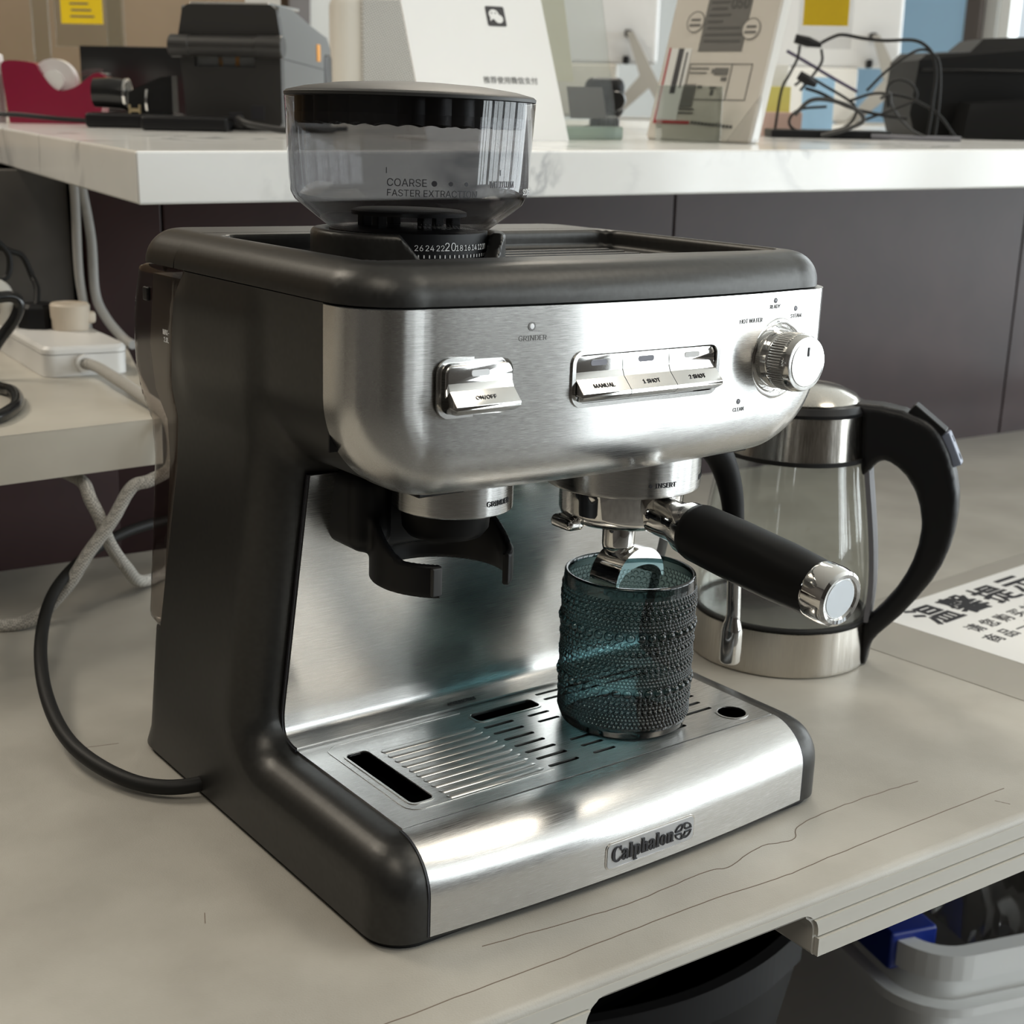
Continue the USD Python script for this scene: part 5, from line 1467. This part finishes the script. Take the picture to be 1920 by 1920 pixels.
# black printers at the right end
bp2 = on_counter("receipt_printer", "large black receipt printer at the right end of the quartz counter", "printer", 1.23, 0.43)
BA = dict(yaw_=30, at=(1.1617, 0.3790, 0))
bp2.part("case", sh_(hullpts(*[(x, y, z) for x, y, z in ((0, 0, 0), (0.16, 0, 0), (0, 0.16, 0), (0.16, 0.16, 0), (-0.010, 0, 0.030), (-0.010, 0.16, 0.030), (-0.004, 0, 0.100), (0.006, 0.004, 0.108), (0.16, 0, 0.118), (-0.004, 0.16, 0.100), (0.006, 0.15, 0.112), (0.16, 0.15, 0.122))]), **BA), "soft_black", smooth=30)
bp2.part("lid", sh_(hullpts(*[(x, y, z) for x, y, z in ((0.062, 0.01, 0.108), (0.16, 0.01, 0.114), (0.085, 0.02, 0.130), (0.16, 0.02, 0.134), (0.062, 0.14, 0.108), (0.16, 0.14, 0.114), (0.085, 0.13, 0.130), (0.16, 0.13, 0.134))]), **BA), "soft_black", smooth=30)
bp2.part("front_lip", sh_(rbox(0.0, 0.150, -0.003, 0.002, 0.086, 0.090, 0.001), **BA), "gloss_black")
bs = on_counter("card_terminal", "small black card terminal before the large black printer, cut by the frame", "card terminal", 1.20, 0.270)
bs.part("case", sh_(hullpts(*[(x, y, z) for x, y, z in ((-0.005, 0, 0), (0.10, 0, 0), (-0.008, 0.07, 0), (0.10, 0.07, 0), (-0.006, 0.0, 0.012), (0.0, 0.006, 0.044), (0.10, 0.006, 0.050), (0.0, 0.06, 0.048), (0.10, 0.06, 0.054))]), 30, (1.172, 0.292, 0)), "gloss_black", smooth=30)
bs.part("foot", sh_(lathe([(0, -0.001), (0.004, -0.001), (0.004, 0.004), (0, 0.004)], 16, (0.002, 0.004, 0.0005)), 30, (1.172, 0.292, 0)), "black_rubber")

# ------------------------------------------------------------------ lower desk at the left with its power strip
dk = Thing("side_desk", "off-white desk slab at the left, lower than the counter and above the table", "desk", (-0.2, 0.75, FL))
speckled("desk_laminate", (0.52, 0.49, 0.43), (0.60, 0.57, 0.50), 10, rough=0.32)
slab = Polygon([(0.0990, 0.5120), (-0.95, 0.4300), (-0.95, 0.93), (0.2350, 0.93)]).buffer(-0.002).buffer(0.002)
dk.part("desk_top", poly3(slab, 0.0370, (0, 0, 0.1230)), "desk_laminate", smooth=False)
dk.part("edge_lip", poly3(slab.difference(slab.buffer(-0.0025)), 0.0006, (0, 0, 0.1597)), "desk_laminate", smooth=False)
dk.part("support_panel", rbox(-0.95, 0.21, 0.895, 0.925, FL, 0.1235, 0.001), "maroon_lacquer")
dk.part("support_panel", rbox(-0.93, -0.90, 0.70, 0.90, FL, 0.1235, 0.001), "maroon_lacquer")
ps = Thing("power_strip", "white power strip with rounded corners on the side desk", "power strip", (0.12, 0.83, 0.160))
PSA = (rot("z", -5), np.array([0.0800, 0.7290, 0.160]))
plain("strip_white", (0.78, 0.77, 0.75), 0.35)
p2 = rrect(0, 0.078, 0, 0.245, 0.012, 8)
lo = man(poly3(p2, 0.0200, (0, 0, 0.0004)))
ps.part("case", xf(lo, *PSA), "strip_white", smooth=40)
ps.part("cover", xf(Manifold.batch_hull([man(poly3(p2.buffer(0.0003), 0.0040, (0, 0, 0.0212))), man(poly3(p2.buffer(-0.0025), 0.0070, (0, 0, 0.0212)))]), *PSA), "strip_white", smooth=25)
ps.part("cord_boss", xf(lathe([(0.0050, -0.004), (0.0082, -0.004), (0.0085, 0.004), (0.0050, 0.004)], 32, (0.036, -0.001, 0.0125), "y", True), *PSA), "strip_white")
brd = {"g": ("geometry", {}), "w": ("wave_texture", {"scale": 420.0, "bands_direction": "diagonal"}), "w2": ("checker_texture", {"scale": 700.0, "color1": (0.62, 0.60, 0.56), "color2": (0.30, 0.29, 0.27)}), "b": ("bump", {"strength": 0.6, "distance": 0.0004}), "p": ("principled_bsdf", {"roughness": 0.85})}
mat("braid", brd, [("g.position", "w.vector"), ("g.position", "w2.vector"), ("w2.color", "p.base_color"), ("w.fac", "b.height"), ("b.normal", "p.normal")])
c1 = PSA[1] + PSA[0] @ [0.036, -0.001, 0.0125]
ps.part("braided_cord", tube([c1, c1 + [0.004, -0.020, -0.001], (0.112, 0.655, 0.1730), (0.108, 0.585, 0.1690), (0.103, 0.520, 0.1640), (0.101, 0.496, 0.150), (0.097, 0.492, 0.125), (0.0800, 0.494, 0.115), (0.0657, 0.4975, 0.110), (0.0501, 0.500, 0.085), (0.0308, 0.503, 0.060), (0.010, 0.507, 0.030), (-0.02, 0.52, 0.006), (-0.08, 0.55, 0.0056)], 0.0052, 14, 8), "braid", smooth=60, label="grey braided cord")
single("braided_cord", tube([(0.030, 0.560, 0.116), (0.0345, 0.520, 0.114), (0.0362, 0.508, 0.102), (0.0425, 0.506, 0.086), (0.0520, 0.512, 0.062), (0.0700, 0.525, 0.036), (0.098, 0.56, 0.010), (0.15, 0.60, 0.006)], 0.0052, 14, 8), "braid", "second grey braided cord crossing behind under the side desk", "cord", smooth=60)
plain("plug_beige", (0.60, 0.52, 0.42), 0.45)
TPZ = 0.160 + 0.0282
bg = Thing("beige_plug", "round beige plug on top of the power strip", "plug", (0.1440, 0.8350, TPZ))
bg.part("plug_body", lathe([(0, 0), (0.0170, 0), (0.0178, 0.002), (0.0178, 0.010), (0.0186, 0.0115), (0.0192, 0.0240), (0.0175, 0.0262), (0, 0.0262)], 48, (0.1440, 0.8350, TPZ)), "plug_beige")
bg.part("cap_seam", lathe([(0.0120, 0.0258), (0.0135, 0.0258), (0.0135, 0.0268), (0.0120, 0.0268)], 40, (0.1440, 0.8350, TPZ), "z", True), "plug_beige")
bg.part("side_stub", rbox(0.155, 0.167, 0.824, 0.836, TPZ + 0.006, TPZ + 0.0180, 0.003), "plug_beige")
bk2 = Thing("black_plug", "angular black plug on top of the power strip, left of the beige one", "plug", (0.1200, 0.8600, TPZ))
bk2.part("plug_body", lathe([(0, 0), (0.0190, 0), (0.0196, 0.003), (0.0185, 0.0200), (0.0150, 0.0240), (0, 0.0240)], 8, (0.1200, 0.8600, TPZ)), "black_plastic", smooth=20)
bk2.part("lead", tube([(0.1200, 0.8600, TPZ + 0.022), (0.126, 0.875, 0.225), (0.129, 0.895, 0.2333), (0.122, 0.90, 0.2540), (0.110, 0.90, 0.2600), (0.098, 0.90, 0.2640)], 0.0030, 10), "black_rubber", smooth=60)
wp = Thing("white_plug", "bent white plug at the far left above the power strip", "plug", (0.085, 0.870, TPZ))
wp.part("plug_body", tube([(0.0950, 0.880, TPZ), (0.0985, 0.882, 0.205), (0.0950, 0.885, 0.222), (0.082, 0.885, 0.228), (0.064, 0.885, 0.222)], [0.0078, 0.0080, 0.0088, 0.0078, 0.006], 14), "speaker_white", smooth=60)
single("black_lead", tube([(0.095, 0.895, 0.272), (0.1058, 0.895, 0.2578), (0.1066, 0.895, 0.2446), (0.1023, 0.895, 0.2342), (0.0900, 0.895, 0.2310), (0.070, 0.895, 0.235)], 0.0030, 10), "black_rubber", "thin black lead curling at the left edge over the power strip", "cable", smooth=60)
single("black_lead", tube([(0.0350, 0.740, 0.2320), (0.0569, 0.740, 0.2340), (0.0640, 0.740, 0.2272), (0.0595, 0.742, 0.2130), (0.0470, 0.744, 0.1966), (0.0300, 0.742, 0.175), (0.010, 0.720, 0.1660), (0.0215, 0.6706, 0.1655), (0.0249, 0.6464, 0.1655), (0.0151, 0.6055, 0.1655), (-0.001, 0.5706, 0.1655), (-0.03, 0.5415, 0.1655), (-0.08, 0.55, 0.1655)], 0.0052, 12), "gloss_black",
       "thick glossy black lead looping at the left edge of the side desk", "cable", smooth=60)
plain("cable_grey", (0.42, 0.41, 0.39), 0.5)
single("grey_cable", tube([(0.1830, 0.922, 0.334), (0.1853, 0.92, 0.3171), (0.1857, 0.92, 0.2408), (0.1886, 0.918, 0.2045), (0.192, 0.914, 0.1645)], 0.0048, 12), "cable_grey", "grey cable hanging under the counter, left of a pair", "cable", smooth=60)
single("grey_cable", tube([(0.1915, 0.922, 0.334), (0.1938, 0.92, 0.3171), (0.2001, 0.918, 0.2681), (0.1995, 0.912, 0.215), (0.2050, 0.900, 0.1900), (0.2150, 0.880, 0.1700), (0.2180, 0.86, 0.1650)], 0.0050, 12), "cable_grey", "grey cable hanging under the counter, right of a pair", "cable", smooth=60)

# ------------------------------------------------------------------ under the table
bn = Thing("storage_bin", "frosted storage bin with a blue clip, under the table at the right", "storage bin", (0.95, 0.40, FL))
plain("frosted", (0.86, 0.86, 0.84), 0.30)
plain("clip_blue", (0.004, 0.022, 0.22), 0.35)
RB = (rot("z", -17), np.array([0.736, 0.178, 0.0]))
BZ = -0.38
q = rrect(0, 0.46, 0, 0.62, 0.045, 8)
wallb = Manifold.batch_hull([man(poly3(q, 0.002, (0, 0, BZ - 0.005))), man(poly3(affinity.scale(q, 0.90, 0.92), 0.002, (0, 0, FL + 0.001)))])
inn = Manifold.batch_hull([man(poly3(q.buffer(-0.004), 0.01, (0, 0, BZ - 0.005))), man(poly3(affinity.scale(q, 0.90, 0.92).buffer(-0.004), 0.002, (0, 0, FL + 0.006)))])
bn.part("tub", xf(wallb - inn, *RB), "frosted", smooth=40)
bn.part("rim", xf(poly3(q.buffer(0.016, quad_segs=6).difference(q.buffer(-0.003)), 0.028, (0, 0, BZ - 0.024)), *RB), "frosted", smooth=30)
bn.part("rim_flange", xf(poly3(q.buffer(0.024, quad_segs=6).difference(q.buffer(0.008)), 0.010, (0, 0, BZ - 0.060)), *RB), "frosted", smooth=30)
bn.part("blue_clip", xf(rbox(-0.022, 0.034, 0.03, 0.20, BZ - 0.030, BZ + 0.012, 0.004), *RB), "clip_blue", label="blue locking clip")
gx_, gy_ = np.meshgrid(np.linspace(0, 1, 34), np.linspace(0, 1, 34), indexing="ij")
pz = np.stack([gx_ * 5, gy_ * 5, np.zeros_like(gx_)], -1)
w_ = meshkit.fbm(pz, 4, 5)
A = np.stack([0.10 + 0.32 * gx_, 0.03 + 0.34 * gy_, BZ - 0.02 + 0.20 * (np.abs(2 * w_ - 1) ** 0.7) * np.sin(np.pi * gx_) ** 0.4 * np.sin(np.pi * gy_) ** 0.4 - 0.02], -1)
single("plastic_bag", xf(solid_grid(A, A - [0, 0, 0.0006]), *RB), "thin_film", "crumpled clear plastic bag stuffed in the top of the frosted bin", "plastic bag", smooth=25)
single("bin_contents", xf(rbox(0.05, 0.41, 0.05, 0.57, FL + 0.02, BZ - 0.06, 0.01), *RB), "grey_cloth", "dark folded cloth inside the frosted bin", "cloth")
cr = Thing("black_crate", "black plastic crate with bowed front rim, below the notch in the table edge", "crate", (0.38, 0.27, FL))
fr_ = spline([(0.262, 0.150, 0), (0.300, 0.138, 0), (0.345, 0.129, 0), (0.390, 0.127, 0), (0.440, 0.132, 0), (0.496, 0.146, 0)], 6)[:, :2]
cp = Polygon(list(map(tuple, fr_)) + [(0.505, 0.40), (0.255, 0.40)])
RZ = -0.25
cr.part("rim", poly3(cp.buffer(0.004).difference(cp.buffer(-0.006)), 0.030, (0, 0, RZ - 0.028)), "black_plastic", smooth=30)
cb2 = affinity.translate(affinity.scale(cp.simplify(0.002), 0.86, 0.62), 0, 0.045)
cr.part("tub", Manifold.batch_hull([man(poly3(cp, 0.004, (0, 0, RZ - 0.030))), man(poly3(cb2, 0.004, (0, 0, FL + 0.001)))]) - Manifold.batch_hull([man(poly3(cp.buffer(-0.004), 0.02, (0, 0, RZ - 0.030))), man(poly3(cb2.buffer(-0.004), 0.004, (0, 0, FL + 0.012)))]), "black_plastic", smooth=30)
single("black_cloth", rbox(0.310, 0.450, 0.240, 0.370, FL + 0.016, RZ - 0.07, 0.02), "soft_black", "black cloth bundle inside the black crate", "cloth")
single("grey_card", xf(rbox(0, 0.10, 0, 0.002, 0, 0.11, 0.0004), rot("x", -40), (0.40, 0.30, RZ - 0.068)), "grey_cloth", "grey card lying in the black crate", "card")
single("red_box", xf(rbox(-0.03, 0.03, -0.02, 0.02, 0.0, 0.05, 0.003), rot("z", 25), (0.928, 0.560, FL + 0.001)), "label_red", "small red box on the floor under the table", "box")
plain("kraft", (0.42, 0.30, 0.15), 0.7)
single("cardboard_sheet", xf(rbox(-0.02, 0.22, -0.30, 0.02, 0.0, 0.006, 0.001), rot("z", -20), (0.86, 0.90, FL + 0.001)), "kraft", "flat brown cardboard sheet on the floor beside the small red box", "cardboard")
